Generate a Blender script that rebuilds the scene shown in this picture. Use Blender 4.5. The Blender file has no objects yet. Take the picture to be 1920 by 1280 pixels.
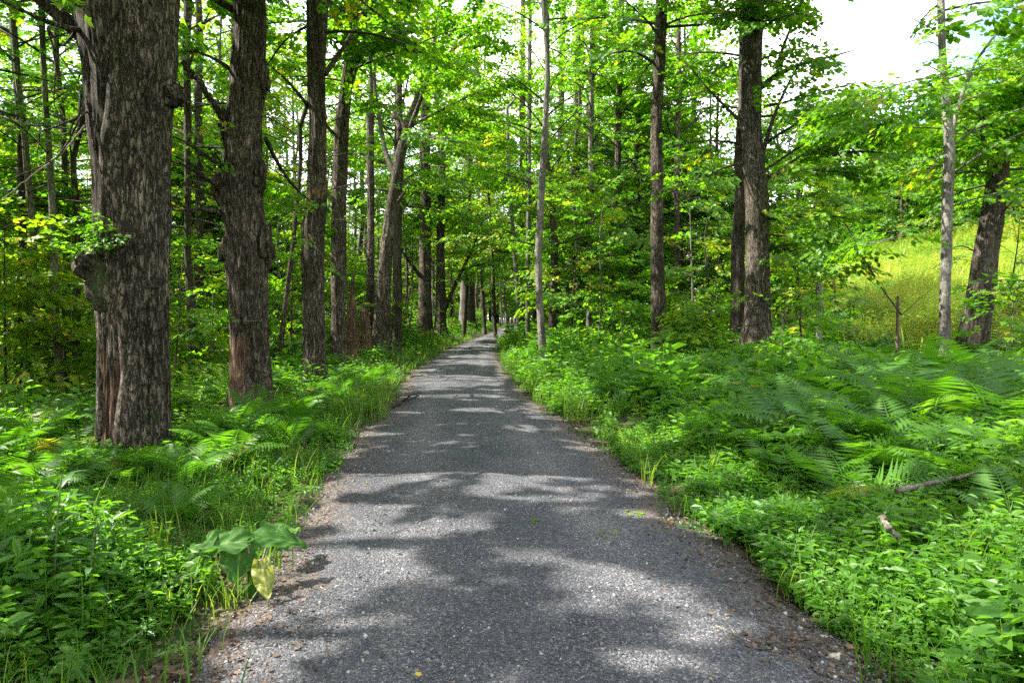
import bpy, math, numpy as np
R = math.radians
rng = np.random.default_rng(11)
S = bpy.context.scene
COL = S.collection
F, CX, HZ, H = 1280.0, 960.0, 590.0, 1.6          # focal length, centre, horizon (photo pixels), eye height

def P(px, py, d):
    return np.array([(px - CX) / F * d, d, H - (py - HZ) / F * d])

def proj(p):
    y = np.maximum(p[:, 1], 1e-3)
    return CX + p[:, 0] / y * F, HZ - (p[:, 2] - H) / y * F

# ------------------------------------------------------------------ noise
def _hash(ix, iy, iz, seed):
    h = (ix * 374761393 + iy * 668265263 + iz * 2147483647 + seed * 974711) & 0xFFFFFFFF
    h = ((h ^ (h >> 13)) * 1274126177) & 0xFFFFFFFF
    h = h ^ (h >> 16)
    return (h & 0xFFFF) / 65535.0

def noise(x, y, z=0.0, seed=0):
    x, y, z = np.broadcast_arrays(np.asarray(x, float), np.asarray(y, float), np.asarray(z, float))
    ix, iy, iz = np.floor(x).astype(np.int64), np.floor(y).astype(np.int64), np.floor(z).astype(np.int64)
    fx, fy, fz = x - ix, y - iy, z - iz
    fx, fy, fz = [t * t * (3 - 2 * t) for t in (fx, fy, fz)]
    r = 0
    for a in (0, 1):
        for b in (0, 1):
            for c in (0, 1):
                w = (fx if a else 1 - fx) * (fy if b else 1 - fy) * (fz if c else 1 - fz)
                r = r + w * _hash(ix + a, iy + b, iz + c, seed)
    return r * 2 - 1

def fbm(x, y, z=0.0, seed=0, o=3):
    r, a = 0, 1.0
    for i in range(o):
        r = r + a * noise(np.asarray(x) * 2 ** i, np.asarray(y) * 2 ** i, np.asarray(z) * 2 ** i, seed + i)
        a *= 0.5
    return r

# ------------------------------------------------------------------ terrain
RY = np.array([-20, 0, 2.97, 4.02, 5.69, 7.88, 12.05, 18.6, 29.3, 41, 58.5, 82, 100, 130, 170])
RL = np.array([-1.2, -1.25, -1.35, -1.46, -1.66, -1.88, -2.12, -2.72, -3.0, -2.62, -1.9, -0.9, 1.5, 9, 24])
RR = np.array([1.75, 1.7, 1.62, 1.52, 1.28, 1.12, 0.42, -0.22, -0.62, -0.75, -0.05, 0.9, 4.0, 12, 28])

def road_edges(y):
    return np.interp(y, RY, RL), np.interp(y, RY, RR)

OFF_R = np.array([-50, 0, 1, 2.5, 5, 8, 12, 18, 30, 45, 80, 140, 300])
HGT_R = np.array([0, 0, .08, .20, .40, .54, .9, 2.1, 5.2, 9.6, 24.5, 49, 84])
OFF_L = np.array([-50, 0, 1, 3, 8, 16, 30, 60, 120, 300])
HGT_L = np.array([0, 0, .06, .05, -.05, -.35, -.6, -.8, 0, 4])

def ground(x, y):
    x, y = np.broadcast_arrays(np.asarray(x, float), np.asarray(y, float))
    l, r = road_edges(y)
    ol, orr = l - x, x - r
    fade = np.clip(1 - (y - 60) / 500, 0.6, 1)
    z = np.interp(orr, OFF_R, HGT_R) * fade + np.interp(ol, OFF_L, HGT_L)
    o = np.maximum(ol, orr)
    rough = np.clip(o / 1.5, 0, 1)
    z = z + rough * (0.09 * fbm(x * .8, y * .8, 3.3, 5) + 0.25 * np.clip(o / 12, 0, 1) * noise(x * .12, y * .12, 9.1, 8))
    c = (l + r) / 2
    w = np.maximum((r - l) / 2, .4)
    t = np.clip(np.abs(x - c) / w, 0, 1.3)
    z = z + np.where(o < 0.4, 0.045 * (1 - t * t), 0.045 * (1 - 1.69))* np.clip(1 - (o - .4) / .6, 0, 1)
    return z

# ------------------------------------------------------------------ mesh building
class MB:
    def __init__(s):
        s.v, s.f, s.m, s.c, s.n = [], [], [], [], 0
    def add(s, v, f, mat=0, rnd=None):
        v = np.asarray(v, float).reshape(-1, 3)
        f = np.asarray(f, np.int64)
        if len(f) == 0:
            return
        s.v.append(v); s.f.append(f + s.n); s.n += len(v)
        s.m.append(np.full(len(f), mat))
        s.c.append(np.full(len(f), rng.random()) if rnd is None else np.broadcast_to(np.asarray(rnd, float), (len(f),)))
    def cull(s, fn):
        """drop leaf faces (slot 0) for which fn(centres) is False"""
        V = np.concatenate(s.v)
        for i, f in enumerate(s.f):
            if s.m[i][0] == 0 and len(f):
                k = fn(V[f[:, ::2]].mean(1))
                s.f[i], s.m[i], s.c[i] = f[k], s.m[i][k], s.c[i][k]
    def build(s, name, mats, parent=None, smooth=False):
        me = bpy.data.meshes.new(name)
        V = np.concatenate(s.v)
        if parent is not None:
            V = V - np.array(parent.location)
        me.vertices.add(len(V)); me.vertices.foreach_set('co', V.astype(np.float32).ravel())
        loops = np.concatenate([f.ravel() for f in s.f]).astype(np.int32)
        tot = np.concatenate([np.full(len(f), f.shape[1]) for f in s.f]).astype(np.int32)
        st = np.concatenate([[0], np.cumsum(tot)[:-1]]).astype(np.int32)
        me.loops.add(len(loops)); me.loops.foreach_set('vertex_index', loops)
        me.polygons.add(len(tot)); me.polygons.foreach_set('loop_start', st)
        for m in mats:
            me.materials.append(m)
        me.polygons.foreach_set('material_index', np.concatenate(s.m).astype(np.int32))
        me.polygons.foreach_set('use_smooth', np.full(len(tot), smooth))
        me.update(calc_edges=True)
        a = me.attributes.new('rnd', 'FLOAT', 'FACE')
        a.data.foreach_set('value', np.concatenate(s.c).astype(np.float32))
        o = bpy.data.objects.new(name, me); COL.objects.link(o)
        if parent is not None:
            o.parent = parent
        return o

def tag(o, label=None, cat=None, group=None, kind=None):
    for k, v in (('label', label), ('category', cat), ('group', group), ('kind', kind)):
        if v is not None:
            o[k] = v
    return o

def empty(name, loc, label=None, cat=None, group=None):
    o = bpy.data.objects.new(name, None); COL.objects.link(o)
    o.location = [float(t) for t in loc]; o.empty_display_size = 0.2
    return tag(o, label, cat, group)

def tube(mb, pts, rad, n=6, mat=0, rnd=None, cap=True):
    pts = np.asarray(pts, float); rad = np.broadcast_to(np.asarray(rad, float), (len(pts),))
    t = np.gradient(pts, axis=0); t /= np.linalg.norm(t, axis=1)[:, None] + 1e-9
    ref = np.array([0, 0, 1.0]) if abs(t[:, 2]).mean() < .8 else np.array([1.0, 0, 0])
    u = np.cross(t, ref); u /= np.linalg.norm(u, axis=1)[:, None] + 1e-9
    w = np.cross(t, u)
    a = np.linspace(0, 2 * np.pi, n, endpoint=False)
    V = pts[:, None] + rad[:, None, None] * (np.cos(a)[None, :, None] * u[:, None] + np.sin(a)[None, :, None] * w[:, None])
    k = len(pts)
    i = np.arange(k - 1)[:, None] * n; j = np.arange(n)[None]; j2 = (j + 1) % n
    f = np.stack([i + j, i + j2, i + n + j2, i + n + j], -1).reshape(-1, 4)
    mb.add(V.reshape(-1, 3), f, mat, rnd)
    if cap and n > 3:
        mb.add(V[-1], [list(range(n))], mat, rnd)
        mb.add(V[0], [list(range(n))[::-1]], mat, rnd)

def smooth_path(pts, n):
    pts = np.asarray(pts, float)
    s = np.concatenate([[0], np.cumsum(np.linalg.norm(np.diff(pts, axis=0), axis=1))])
    q = np.linspace(0, s[-1], n)
    out = np.stack([np.interp(q, s, pts[:, i]) for i in range(pts.shape[1])], 1)
    for _ in range(2):
        out[1:-1] = (out[:-2] + 2 * out[1:-1] + out[2:]) / 4
    return out

def basis(dirs, roll=None, up=None):
    X = dirs / (np.linalg.norm(dirs, axis=1)[:, None] + 1e-9)
    Z0 = np.tile([0, 0, 1.0], (len(X), 1)) if up is None else up
    Y = np.cross(Z0, X); ny = np.linalg.norm(Y, axis=1)[:, None]
    Y = np.where(ny < 1e-3, np.array([0, 1.0, 0]), Y / (ny + 1e-9))
    Z = np.cross(X, Y)
    if roll is not None:
        c, s = np.cos(roll)[:, None], np.sin(roll)[:, None]
        Y, Z = c * Y + s * Z, -s * Y + c * Z
    return np.stack([X, Y, Z], -1)          # columns are the axes

def scatter(mb, tv, tfs, pos, B, sc, mat=0, rnd=None, jit=None):
    """put template (verts, face arrays) at each pos"""
    n, k = len(pos), len(tv)
    if n == 0:
        return
    sc = np.broadcast_to(np.asarray(sc, float), (n,))
    V = pos[:, None] + np.einsum('nij,kj->nki', B, tv) * sc[:, None, None]
    rnd = rng.random(n) if rnd is None else rnd
    off = (np.arange(n) * k)[:, None, None]
    base = mb.n
    mb.v.append(V.reshape(-1, 3)); mb.n += n * k
    for q, tf in enumerate(tfs):
        tf = np.asarray(tf)
        f = (tf[None] + off).reshape(-1, tf.shape[1]) + base
        mb.f.append(f)
        mm = mat[q] if isinstance(mat, (list, tuple)) else mat
        mb.m.append(np.full(len(f), mm))
        c = np.repeat(rnd, len(tf))
        if jit is not None:
            c = c + np.tile(jit[q], n)
        mb.c.append(np.clip(c, 0, 1))

# ------------------------------------------------------------------ materials
def newmat(name):
    m = bpy.data.materials.new(name); m.use_nodes = True
    nt = m.node_tree
    for n in list(nt.nodes):
        nt.nodes.remove(n)
    return m, nt, nt.nodes, nt.links

def node(nt, t, **kw):
    n = nt.nodes.new(t)
    for k, v in kw.items():
        if k in n.inputs:
            n.inputs[k].default_value = v
        else:
            setattr(n, k, v)
    return n

def ramp(nt, fac, stops):
    r = nt.nodes.new('ShaderNodeValToRGB')
    while len(r.color_ramp.elements) < len(stops):
        r.color_ramp.elements.new(0.5)
    for e, (p, c) in zip(r.color_ramp.elements, stops):
        e.position = p; e.color = (*c, 1)
    nt.links.new(fac, r.inputs['Fac'])
    return r

def mixc(nt, fac, a, b, mode='MIX'):
    m = nt.nodes.new('ShaderNodeMix'); m.data_type = 'RGBA'; m.blend_type = mode
    for s, v in ((0, fac), (6, a), (7, b)):
        if hasattr(v, 'is_linked') or hasattr(v, 'links'):
            nt.links.new(v, m.inputs[s])
        elif s == 0:
            m.inputs[0].default_value = v
        else:
            m.inputs[s].default_value = (*v, 1)
    return m.outputs[2]

def leaf_mat(name, stops, tr=0.5, tcol=(2.3, 2.35, .6), rough=.45, spec=.3):
    m, nt, N, L = newmat(name)
    a = node(nt, 'ShaderNodeAttribute', attribute_name='rnd')
    r = ramp(nt, a.outputs['Fac'], stops)
    b = node(nt, 'ShaderNodeBsdfPrincipled', Roughness=rough)
    b.inputs['Specular IOR Level'].default_value = spec
    L.new(r.outputs['Color'], b.inputs['Base Color'])
    t = node(nt, 'ShaderNodeBsdfTranslucent')
    L.new(mixc(nt, 1.0, r.outputs['Color'], tcol, 'MULTIPLY'), t.inputs['Color'])
    x = node(nt, 'ShaderNodeMixShader'); x.inputs[0].default_value = tr
    L.new(b.outputs[0], x.inputs[1]); L.new(t.outputs[0], x.inputs[2])
    o = node(nt, 'ShaderNodeOutputMaterial'); L.new(x.outputs[0], o.inputs['Surface'])
    return m

def bark_mat(name, dark, mid, light, sx=9.0, sz=1.6, moss=0.3, bump=.8, mosscol=(.05, .075, .02)):
    m, nt, N, L = newmat(name)
    tc = node(nt, 'ShaderNodeTexCoord')
    mp = node(nt, 'ShaderNodeMapping'); mp.inputs['Scale'].default_value = (sx, sx, sz)
    L.new(tc.outputs['Object'], mp.inputs['Vector'])
    n1 = node(nt, 'ShaderNodeTexNoise', Scale=2.4, Detail=8.0, Roughness=.72, Distortion=.35)
    L.new(mp.outputs[0], n1.inputs['Vector'])
    v = node(nt, 'ShaderNodeTexVoronoi', feature='DISTANCE_TO_EDGE', Scale=2.6)
    mx = node(nt, 'ShaderNodeVectorMath', operation='ADD')
    sc = node(nt, 'ShaderNodeVectorMath', operation='SCALE'); sc.inputs['Scale'].default_value = 1.3
    L.new(n1.outputs['Color'], sc.inputs[0]); L.new(mp.outputs[0], mx.inputs[0]); L.new(sc.outputs[0], mx.inputs[1])
    L.new(mx.outputs[0], v.inputs['Vector'])
    mr = node(nt, 'ShaderNodeMapRange'); mr.inputs['From Max'].default_value = .16; mr.inputs['To Min'].default_value = .45
    L.new(v.outputs['Distance'], mr.inputs['Value'])
    ml = node(nt, 'ShaderNodeMath', operation='MULTIPLY'); L.new(mr.outputs[0], ml.inputs[0]); L.new(n1.outputs['Fac'], ml.inputs[1])
    mpf = node(nt, 'ShaderNodeMapping'); mpf.inputs['Scale'].default_value = (sx * 3.2, sx * 3.2, sz * 1.3); L.new(tc.outputs['Object'], mpf.inputs[0])
    nf = node(nt, 'ShaderNodeTexNoise', Scale=1.5, Detail=5.0, Roughness=.6); L.new(mpf.outputs[0], nf.inputs['Vector'])
    mf = node(nt, 'ShaderNodeMapRange'); mf.inputs['From Min'].default_value = .34; mf.inputs['From Max'].default_value = .58; mf.inputs['To Min'].default_value = .55; mf.inputs['To Max'].default_value = 1.12
    L.new(nf.outputs['Fac'], mf.inputs['Value'])
    m5 = node(nt, 'ShaderNodeMath', operation='MULTIPLY'); L.new(ml.outputs[0], m5.inputs[0]); L.new(mf.outputs[0], m5.inputs[1]); ml = m5
    r = ramp(nt, ml.outputs[0], [(.20, dark), (.43, mid), (.68, light)])
    mp2 = node(nt, 'ShaderNodeMapping'); mp2.inputs['Scale'].default_value = (1.5, 1.5, .55); L.new(tc.outputs['Object'], mp2.inputs[0])
    n2 = node(nt, 'ShaderNodeTexNoise', Scale=2.2, Detail=5.0, Roughness=.6); L.new(mp2.outputs[0], n2.inputs['Vector'])
    tone = ramp(nt, n2.outputs['Fac'], [(.34, (.45, .43, .41)), (.52, (.95, .93, .9)), (.68, (1.5, 1.46, 1.42))])
    col = mixc(nt, 1.0, r.outputs[0], tone.outputs[0], 'MULTIPLY')
    n3 = node(nt, 'ShaderNodeTexNoise', Scale=3.1, Detail=5.0, Roughness=.7)
    mp3 = node(nt, 'ShaderNodeMapping'); mp3.inputs['Location'].default_value = (7, 3, 1); mp3.inputs['Scale'].default_value = (1, 1, .6)
    L.new(tc.outputs['Object'], mp3.inputs[0]); L.new(mp3.outputs[0], n3.inputs['Vector'])
    mm = node(nt, 'ShaderNodeMapRange'); mm.inputs['From Min'].default_value = .72 - moss * .3; mm.inputs['From Max'].default_value = .82 - moss * .25
    L.new(n3.outputs['Fac'], mm.inputs['Value'])
    col = mixc(nt, mm.outputs[0], col, mosscol)
    # small pale lichen spots
    v2 = node(nt, 'ShaderNodeTexNoise', Scale=14.0, Detail=3.0); L.new(tc.outputs['Object'], v2.inputs['Vector'])
    m2 = node(nt, 'ShaderNodeMapRange'); m2.inputs['From Min'].default_value = .66; m2.inputs['From Max'].default_value = .74; m2.inputs['To Max'].default_value = .5
    L.new(v2.outputs['Fac'], m2.inputs['Value'])
    col = mixc(nt, m2.outputs[0], col, (.30, .32, .28))
    b = node(nt, 'ShaderNodeBsdfPrincipled', Roughness=.9); b.inputs['Specular IOR Level'].default_value = .15
    L.new(col, b.inputs['Base Color'])
    bp = node(nt, 'ShaderNodeBump', Strength=bump, Distance=.05); L.new(ml.outputs[0], bp.inputs['Height']); L.new(bp.outputs[0], b.inputs['Normal'])
    o = node(nt, 'ShaderNodeOutputMaterial'); L.new(b.outputs[0], o.inputs['Surface'])
    return m

LEAF = leaf_mat('maple_leaf', [(0, (.042, .122, .010)), (.45, (.080, .190, .013)), (.85, (.12, .225, .015)), (.965, (.14, .22, .015)), (1, (.28, .24, .02))])
LEAF_Y = leaf_mat('sun_tinted_maple_leaf', [(0, (.062, .145, .010)), (.5, (.11, .20, .013)), (.9, (.16, .23, .015)), (1, (.34, .29, .02))])  # yellower copy of the maple leaf, sunlit glow put into its colour
LEAF_HILL = leaf_mat('hill_leaf', [(0, (.035, .10, .016)), (.6, (.08, .165, .022)), (1, (.15, .21, .03))])  # lightened so the colour carries the sunlit haze of the hill
HERB = leaf_mat('herb_leaf', [(0, (.042, .125, .014)), (.5, (.078, .185, .020)), (.9, (.13, .23, .025)), (1, (.21, .26, .035))], rough=.45, spec=.35)
FERN = leaf_mat('fern_leaf', [(0, (.028, .090, .010)), (.5, (.058, .150, .015)), (.92, (.11, .215, .02)), (1, (.24, .19, .05))])
GRASS = leaf_mat('grass_blade', [(0, (.035, .095, .012)), (.6, (.07, .15, .018)), (1, (.20, .22, .05))])
MEADOW = leaf_mat('meadow_leaf', [(0, (.085, .20, .025)), (.5, (.20, .29, .030)), (.85, (.31, .34, .045)), (1, (.46, .40, .10))], tr=.45, tcol=(1.3, 1.3, .7))
BURDOCK = leaf_mat('burdock_leaf', [(0, (.026, .080, .014)), (.6, (.048, .122, .02)), (1, (.12, .19, .06))], tr=.35, rough=.6, spec=.1)
YELLOWLEAF = leaf_mat('wilted_leaf', [(0, (.10, .15, .03)), (.5, (.24, .27, .055)), (1, (.40, .37, .11))], tr=.35, tcol=(1.2, 1.2, .6))
AUTUMN = leaf_mat('dry_leaf', [(0, (.05, .036, .027)), (.5, (.105, .075, .053)), (.85, (.20, .12, .075)), (1, (.50, .36, .05))], tr=.2, tcol=(1.1, 1, .8), rough=.7, spec=.2)
WEEDLEAF = leaf_mat('goldenrod_leaf', [(0, (.035, .10, .03)), (1, (.065, .15, .05))], tr=.35)
BARK = bark_mat('furrowed_maple_bark', (.022, .018, .014), (.150, .122, .096), (.29, .250, .208), 8, 2.1, .4, 1.2)
BARK2 = bark_mat('brown_maple_bark', (.018, .014, .011), (.122, .098, .076), (.26, .222, .182), 9, 2.4, .45, 1.1)
BARK_DARK = bark_mat('dark_bark', (.016, .013, .011), (.078, .064, .052), (.16, .138, .118), 12, 2.5, .3, .5)
BARK_PALE = bark_mat('pale_smooth_bark', (.06, .056, .05), (.155, .145, .128), (.25, .235, .21), 8, 6, .25, .25, (.10, .12, .07))
ROTTEN = bark_mat('exposed_red_wood', (.045, .025, .016), (.20, .125, .085), (.38, .27, .20), 14, .9, .0, .9)
DEADWOOD = bark_mat('weathered_dead_wood', (.06, .05, .042), (.20, .175, .15), (.36, .33, .30), 25, 8, .1, .4)
GREYPOST = bark_mat('weathered_post_wood', (.16, .155, .15), (.34, .33, .32), (.5, .49, .48), 20, 3, .05, .3)

def plain(name, col, rough=.7, metal=0.0):
    m, nt, N, L = newmat(name)
    n = node(nt, 'ShaderNodeTexNoise', Scale=30.0, Detail=4.0)
    c = mixc(nt, n.outputs['Fac'], tuple(t * .7 for t in col), tuple(min(1, t * 1.25) for t in col))
    b = node(nt, 'ShaderNodeBsdfPrincipled', Roughness=rough, Metallic=metal); L.new(c, b.inputs['Base Color'])
    o = node(nt, 'ShaderNodeOutputMaterial'); L.new(b.outputs[0], o.inputs['Surface'])
    return m
CABLE = plain('cable_rubber', (.03, .03, .03))
STEEL = plain('rusty_steel', (.10, .06, .045))
STONE = plain('pale_stone', (.42, .36, .30))
STEM = plain('green_stem', (.10, .15, .05))
REDSTEM = plain('red_brown_stem', (.14, .09, .06))

def gravel_mat():
    m, nt, N, L = newmat('crushed_gravel')
    tc = node(nt, 'ShaderNodeTexCoord')
    e = node(nt, 'ShaderNodeAttribute', attribute_name='edge')
    v = node(nt, 'ShaderNodeTexVoronoi', Scale=92.0, Randomness=1.0); L.new(tc.outputs['Object'], v.inputs['Vector'])
    v3 = node(nt, 'ShaderNodeTexVoronoi', Scale=210.0); L.new(tc.outputs['Object'], v3.inputs['Vector'])
    hsv = node(nt, 'ShaderNodeSeparateColor'); L.new(v.outputs['Color'], hsv.inputs[0])
    base = ramp(nt, hsv.outputs[0], [(0, (.047, .052, .060)), (.5, (.086, .090, .099)), (.88, (.138, .138, .143)), (1, (.27, .26, .26))])
    hs3 = node(nt, 'ShaderNodeSeparateColor'); L.new(v3.outputs['Color'], hs3.inputs[0])
    fine = ramp(nt, hs3.outputs[1], [(0, (.62, .62, .64)), (1, (1.35, 1.33, 1.32))])
    col = mixc(nt, 1.0, base.outputs[0], fine.outputs[0], 'MULTIPLY')
    n = node(nt, 'ShaderNodeTexNoise', Scale=1.1, Detail=5.0, Roughness=.6); L.new(tc.outputs['Object'], n.inputs['Vector'])
    big = ramp(nt, n.outputs['Fac'], [(.3, (.75, .76, .78)), (.7, (1.22, 1.18, 1.14))])
    col = mixc(nt, 1.0, col, big.outputs[0], 'MULTIPLY')
    tk = node(nt, 'ShaderNodeAttribute', attribute_name='track')
    tr_ = ramp(nt, tk.outputs['Fac'], [(0, (.82, .83, .85)), (1, (1.36, 1.32, 1.29))])
    col = mixc(nt, 1.0, col, tr_.outputs[0], 'MULTIPLY')
    # brown litter and fines gather at the road edges
    n2 = node(nt, 'ShaderNodeTexNoise', Scale=4.0, Detail=6.0, Roughness=.7); L.new(tc.outputs['Object'], n2.inputs['Vector'])
    s = node(nt, 'ShaderNodeMath', operation='MULTIPLY_ADD'); s.inputs[1].default_value = .55
    L.new(n2.outputs['Fac'], s.inputs[0]); L.new(e.outputs['Fac'], s.inputs[2])
    mr = node(nt, 'ShaderNodeMapRange'); mr.inputs['From Min'].default_value = 1.02; mr.inputs['From Max'].default_value = 1.30; mr.inputs['To Max'].default_value = .85
    L.new(s.outputs[0], mr.inputs['Value'])
    br = ramp(nt, hsv.outputs[1], [(0, (.045, .032, .022)), (.6, (.12, .088, .065)), (1, (.26, .20, .155))])
    col = mixc(nt, mr.outputs[0], col, br.outputs[0])
    b = node(nt, 'ShaderNodeBsdfPrincipled', Roughness=.85); b.inputs['Specular IOR Level'].default_value = .25
    L.new(col, b.inputs['Base Color'])
    ad = node(nt, 'ShaderNodeMath', operation='MULTIPLY_ADD'); ad.inputs[1].default_value = -.45
    L.new(v3.outputs['Distance'], ad.inputs[0])
    iv = node(nt, 'ShaderNodeMath', operation='MULTIPLY'); iv.inputs[1].default_value = -1.0; L.new(v.outputs['Distance'], iv.inputs[0])
    L.new(iv.outputs[0], ad.inputs[2])
    bp = node(nt, 'ShaderNodeBump', Strength=1.0, Distance=.014); L.new(ad.outputs[0], bp.inputs['Height']); L.new(bp.outputs[0], b.inputs['Normal'])
    o = node(nt, 'ShaderNodeOutputMaterial'); L.new(b.outputs[0], o.inputs['Surface'])
    return m
GRAVEL = gravel_mat()

def soil_mat():
    m, nt, N, L = newmat('forest_soil')
    tc = node(nt, 'ShaderNodeTexCoord')
    a = node(nt, 'ShaderNodeAttribute', attribute_name='meadow')
    v = node(nt, 'ShaderNodeTexVoronoi', Scale=22.0); L.new(tc.outputs['Object'], v.inputs['Vector'])
    sp = node(nt, 'ShaderNodeSeparateColor'); L.new(v.outputs['Color'], sp.inputs[0])
    c1 = ramp(nt, sp.outputs[0], [(0, (.018, .014, .009)), (.5, (.05, .036, .022)), (.85, (.10, .07, .045)), (1, (.16, .12, .08))])
    n = node(nt, 'ShaderNodeTexNoise', Scale=2.5, Detail=6.0); L.new(tc.outputs['Object'], n.inputs['Vector'])
    mr = node(nt, 'ShaderNodeMapRange'); mr.inputs['From Min'].default_value = .42; mr.inputs['From Max'].default_value = .6
    L.new(n.outputs['Fac'], mr.inputs['Value'])
    c = mixc(nt, mr.outputs[0], c1.outputs[0], (.022, .050, .010))
    n2 = node(nt, 'ShaderNodeTexNoise', Scale=.35, Detail=7.0, Roughness=.65); L.new(tc.outputs['Object'], n2.inputs['Vector'])
    mc = ramp(nt, n2.outputs['Fac'], [(.3, (.09, .19, .02)), (.5, (.20, .28, .032)), (.7, (.31, .33, .06))])
    c = mixc(nt, a.outputs['Fac'], c, mc.outputs[0])
    b = node(nt, 'ShaderNodeBsdfPrincipled', Roughness=.95); b.inputs['Specular IOR Level'].default_value = .1
    L.new(c, b.inputs['Base Color'])
    bp = node(nt, 'ShaderNodeBump', Strength=.8, Distance=.03); L.new(sp.outputs[1], bp.inputs['Height']); L.new(bp.outputs[0], b.inputs['Normal'])
    o = node(nt, 'ShaderNodeOutputMaterial'); L.new(b.outputs[0], o.inputs['Surface'])
    return m
SOIL = soil_mat()

# ------------------------------------------------------------------ ground and road
def grid_mesh(name, X, Y, Z, mats, attr=None):
    ny, nx = X.shape
    i = np.arange(ny - 1)[:, None] * nx; j = np.arange(nx - 1)[None]
    f = np.stack([i + j, i + j + 1, i + nx + j + 1, i + nx + j], -1).reshape(-1, 4)
    mb = MB(); mb.add(np.stack([X, Y, Z], -1).reshape(-1, 3), f, 0, .5)
    o = mb.build(name, mats, smooth=True)
    if attr is not None:
        a = o.data.attributes.new(attr[0], 'FLOAT', 'POINT'); a.data.foreach_set('value', attr[1].astype(np.float32).ravel())
    return o

def build_ground():
    a = np.concatenate([np.linspace(0, 6, 49), 6 + np.cumsum(np.geomspace(.15, 26, 60))])
    xs = np.concatenate([-a[:0:-1], a])
    ys = np.concatenate([[-220, -120, -60, -30, -18], np.arange(-12, 12, .16), 12 + np.cumsum(np.geomspace(.18, 18, 90))])
    l, r = road_edges(ys)
    X = xs[None, :] + np.zeros((len(ys), 1)); Y = ys[:, None] + np.zeros((1, len(xs)))
    Z = ground(X, Y)
    o = np.maximum(l[:, None] - X, X - r[:, None])
    Z = Z - .07 * np.clip(-(o + .05) / .15, 0, 1)
    orr = X - r[:, None]
    mead = np.clip((orr - 11 - 3 * noise(X * .2, Y * .2, 0, 3)) / 4, 0, 1) * np.clip((42 - orr) / 6, 0, 1)
    tag(grid_mesh('ground', X, Y, Z, [SOIL], ('meadow', mead)), kind='structure')
build_ground()

def build_road():
    ys = np.concatenate([np.arange(-6, 1.5, .2), np.arange(1.5, 9, .025), np.arange(9, 20, .08), np.arange(20, 150, .4)])
    t = np.linspace(-1.12, 1.12, 150)
    l, r = road_edges(ys)
    c, w = (l + r) / 2, (r - l) / 2
    X = c[:, None] + w[:, None] * t[None]
    Y = ys[:, None] + 0 * X
    edge = np.abs(t)[None] + .09 * fbm(X * 1.7, Y * 1.7, 1, 21) + 0 * X
    Z = ground(X, Y) + .012
    Z += .008 * fbm(X * 3, Y * 3, 2, 31) - .010 * np.exp(-((np.abs(t)[None] - .5) / .16) ** 2)
    st = noise(X * 38, Y * 38, 5, 4)
    Z += .0055 * np.clip(st, 0, 1) * (Y < 20)
    Z -= .10 * np.clip((edge - .98) / .14, 0, 1.2)
    ro = grid_mesh('road', X, Y, Z, [GRAVEL], ('edge', edge))
    trk = np.exp(-((np.abs(t)[None] - .48 + .05 * noise(Y * .5, 1, 0, 6)) / .15) ** 2) * (.7 + .5 * fbm(X * 2, Y * .6, 3, 17))
    a = ro.data.attributes.new('track', 'FLOAT', 'POINT'); a.data.foreach_set('value', np.clip(trk, 0, 1).astype(np.float32).ravel())
    tag(ro, kind='structure')
build_road()

# ------------------------------------------------------------------ sun, light shafts, view gaps
EL = R(47)
SUN = np.array([-math.cos(EL), 0.03, math.sin(EL)]); SUN /= np.linalg.norm(SUN)
# patches of ground the sun reaches: photo pixel centre, pixel half sizes, probability that a spray in the way is missing
PATCH = [(745, 888, 105, 16, 1), (930, 916, 35, 8, 1), (1015, 914, 30, 6, .9), (665, 962, 85, 18, .9), (690, 1062, 105, 40, 1), (560, 1085, 60, 30, .7),
         (790, 985, 28, 7, .9), (1000, 1046, 40, 14, 1), (1125, 1085, 80, 34, 1), (1150, 1140, 62, 22, 1), (1255, 1105, 60, 30, .8),
         (560, 1190, 105, 60, 1), (470, 1250, 90, 50, .9), (950, 1266, 80, 24, .9), (1190, 1232, 80, 36, .95), (1330, 1185, 90, 60, .8),
         (850, 714, 100, 15, 1), (860, 742, 100, 5, 1), (1000, 803, 55, 6, .9), (900, 768, 60, 4, .8), (880, 668, 45, 3, .9), (905, 648, 40, 3, .9),
         (930, 630, 35, 3, .9), (950, 618, 30, 2, 1), (1100, 830, 60, 8, .6),
         (1000, 690, 70, 32, 1), (1070, 760, 100, 34, .75), (1180, 830, 90, 40, .5), (1760, 1180, 140, 75, 1), (1860, 1040, 90, 45, .7), (1560, 690, 60, 30, .8),
         (1480, 760, 90, 40, .45), (1850, 830, 80, 30, .6), (690, 705, 85, 32, 1), (620, 720, 40, 20, .6), (110, 880, 90, 26, .9), (300, 1085, 110, 66, .8), (90, 800, 60, 16, .6),
         (640, 880, 40, 22, .7), (480, 850, 80, 20, .5), (1250, 620, 60, 15, .6), (860, 640, 30, 12, .7), (740, 655, 30, 10, .6), (1640, 940, 60, 26, .5),
         (150, 1150, 100, 50, .5), (400, 780, 50, 20, .6), (1330, 850, 60, 25, .4)]
PG = []
for (a, b, rx, ry, pr) in PATCH:
    d0 = 2048 / (b - 590)
    for _ in range(3):
        x0 = (a - 960) / F * d0
        d0 = (1.6 - float(ground(x0, d0)) - (0.15 if not (-2 < x0 < 1.2) else 0)) * F / (b - 590)
        d0 = min(d0, 90)
    g = P(a, b, d0)
    PG.append((g[0], g[1], g[2], rx / F * d0, max(ry / F * d0 * d0 / (H - g[2]), .12), pr))
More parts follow.
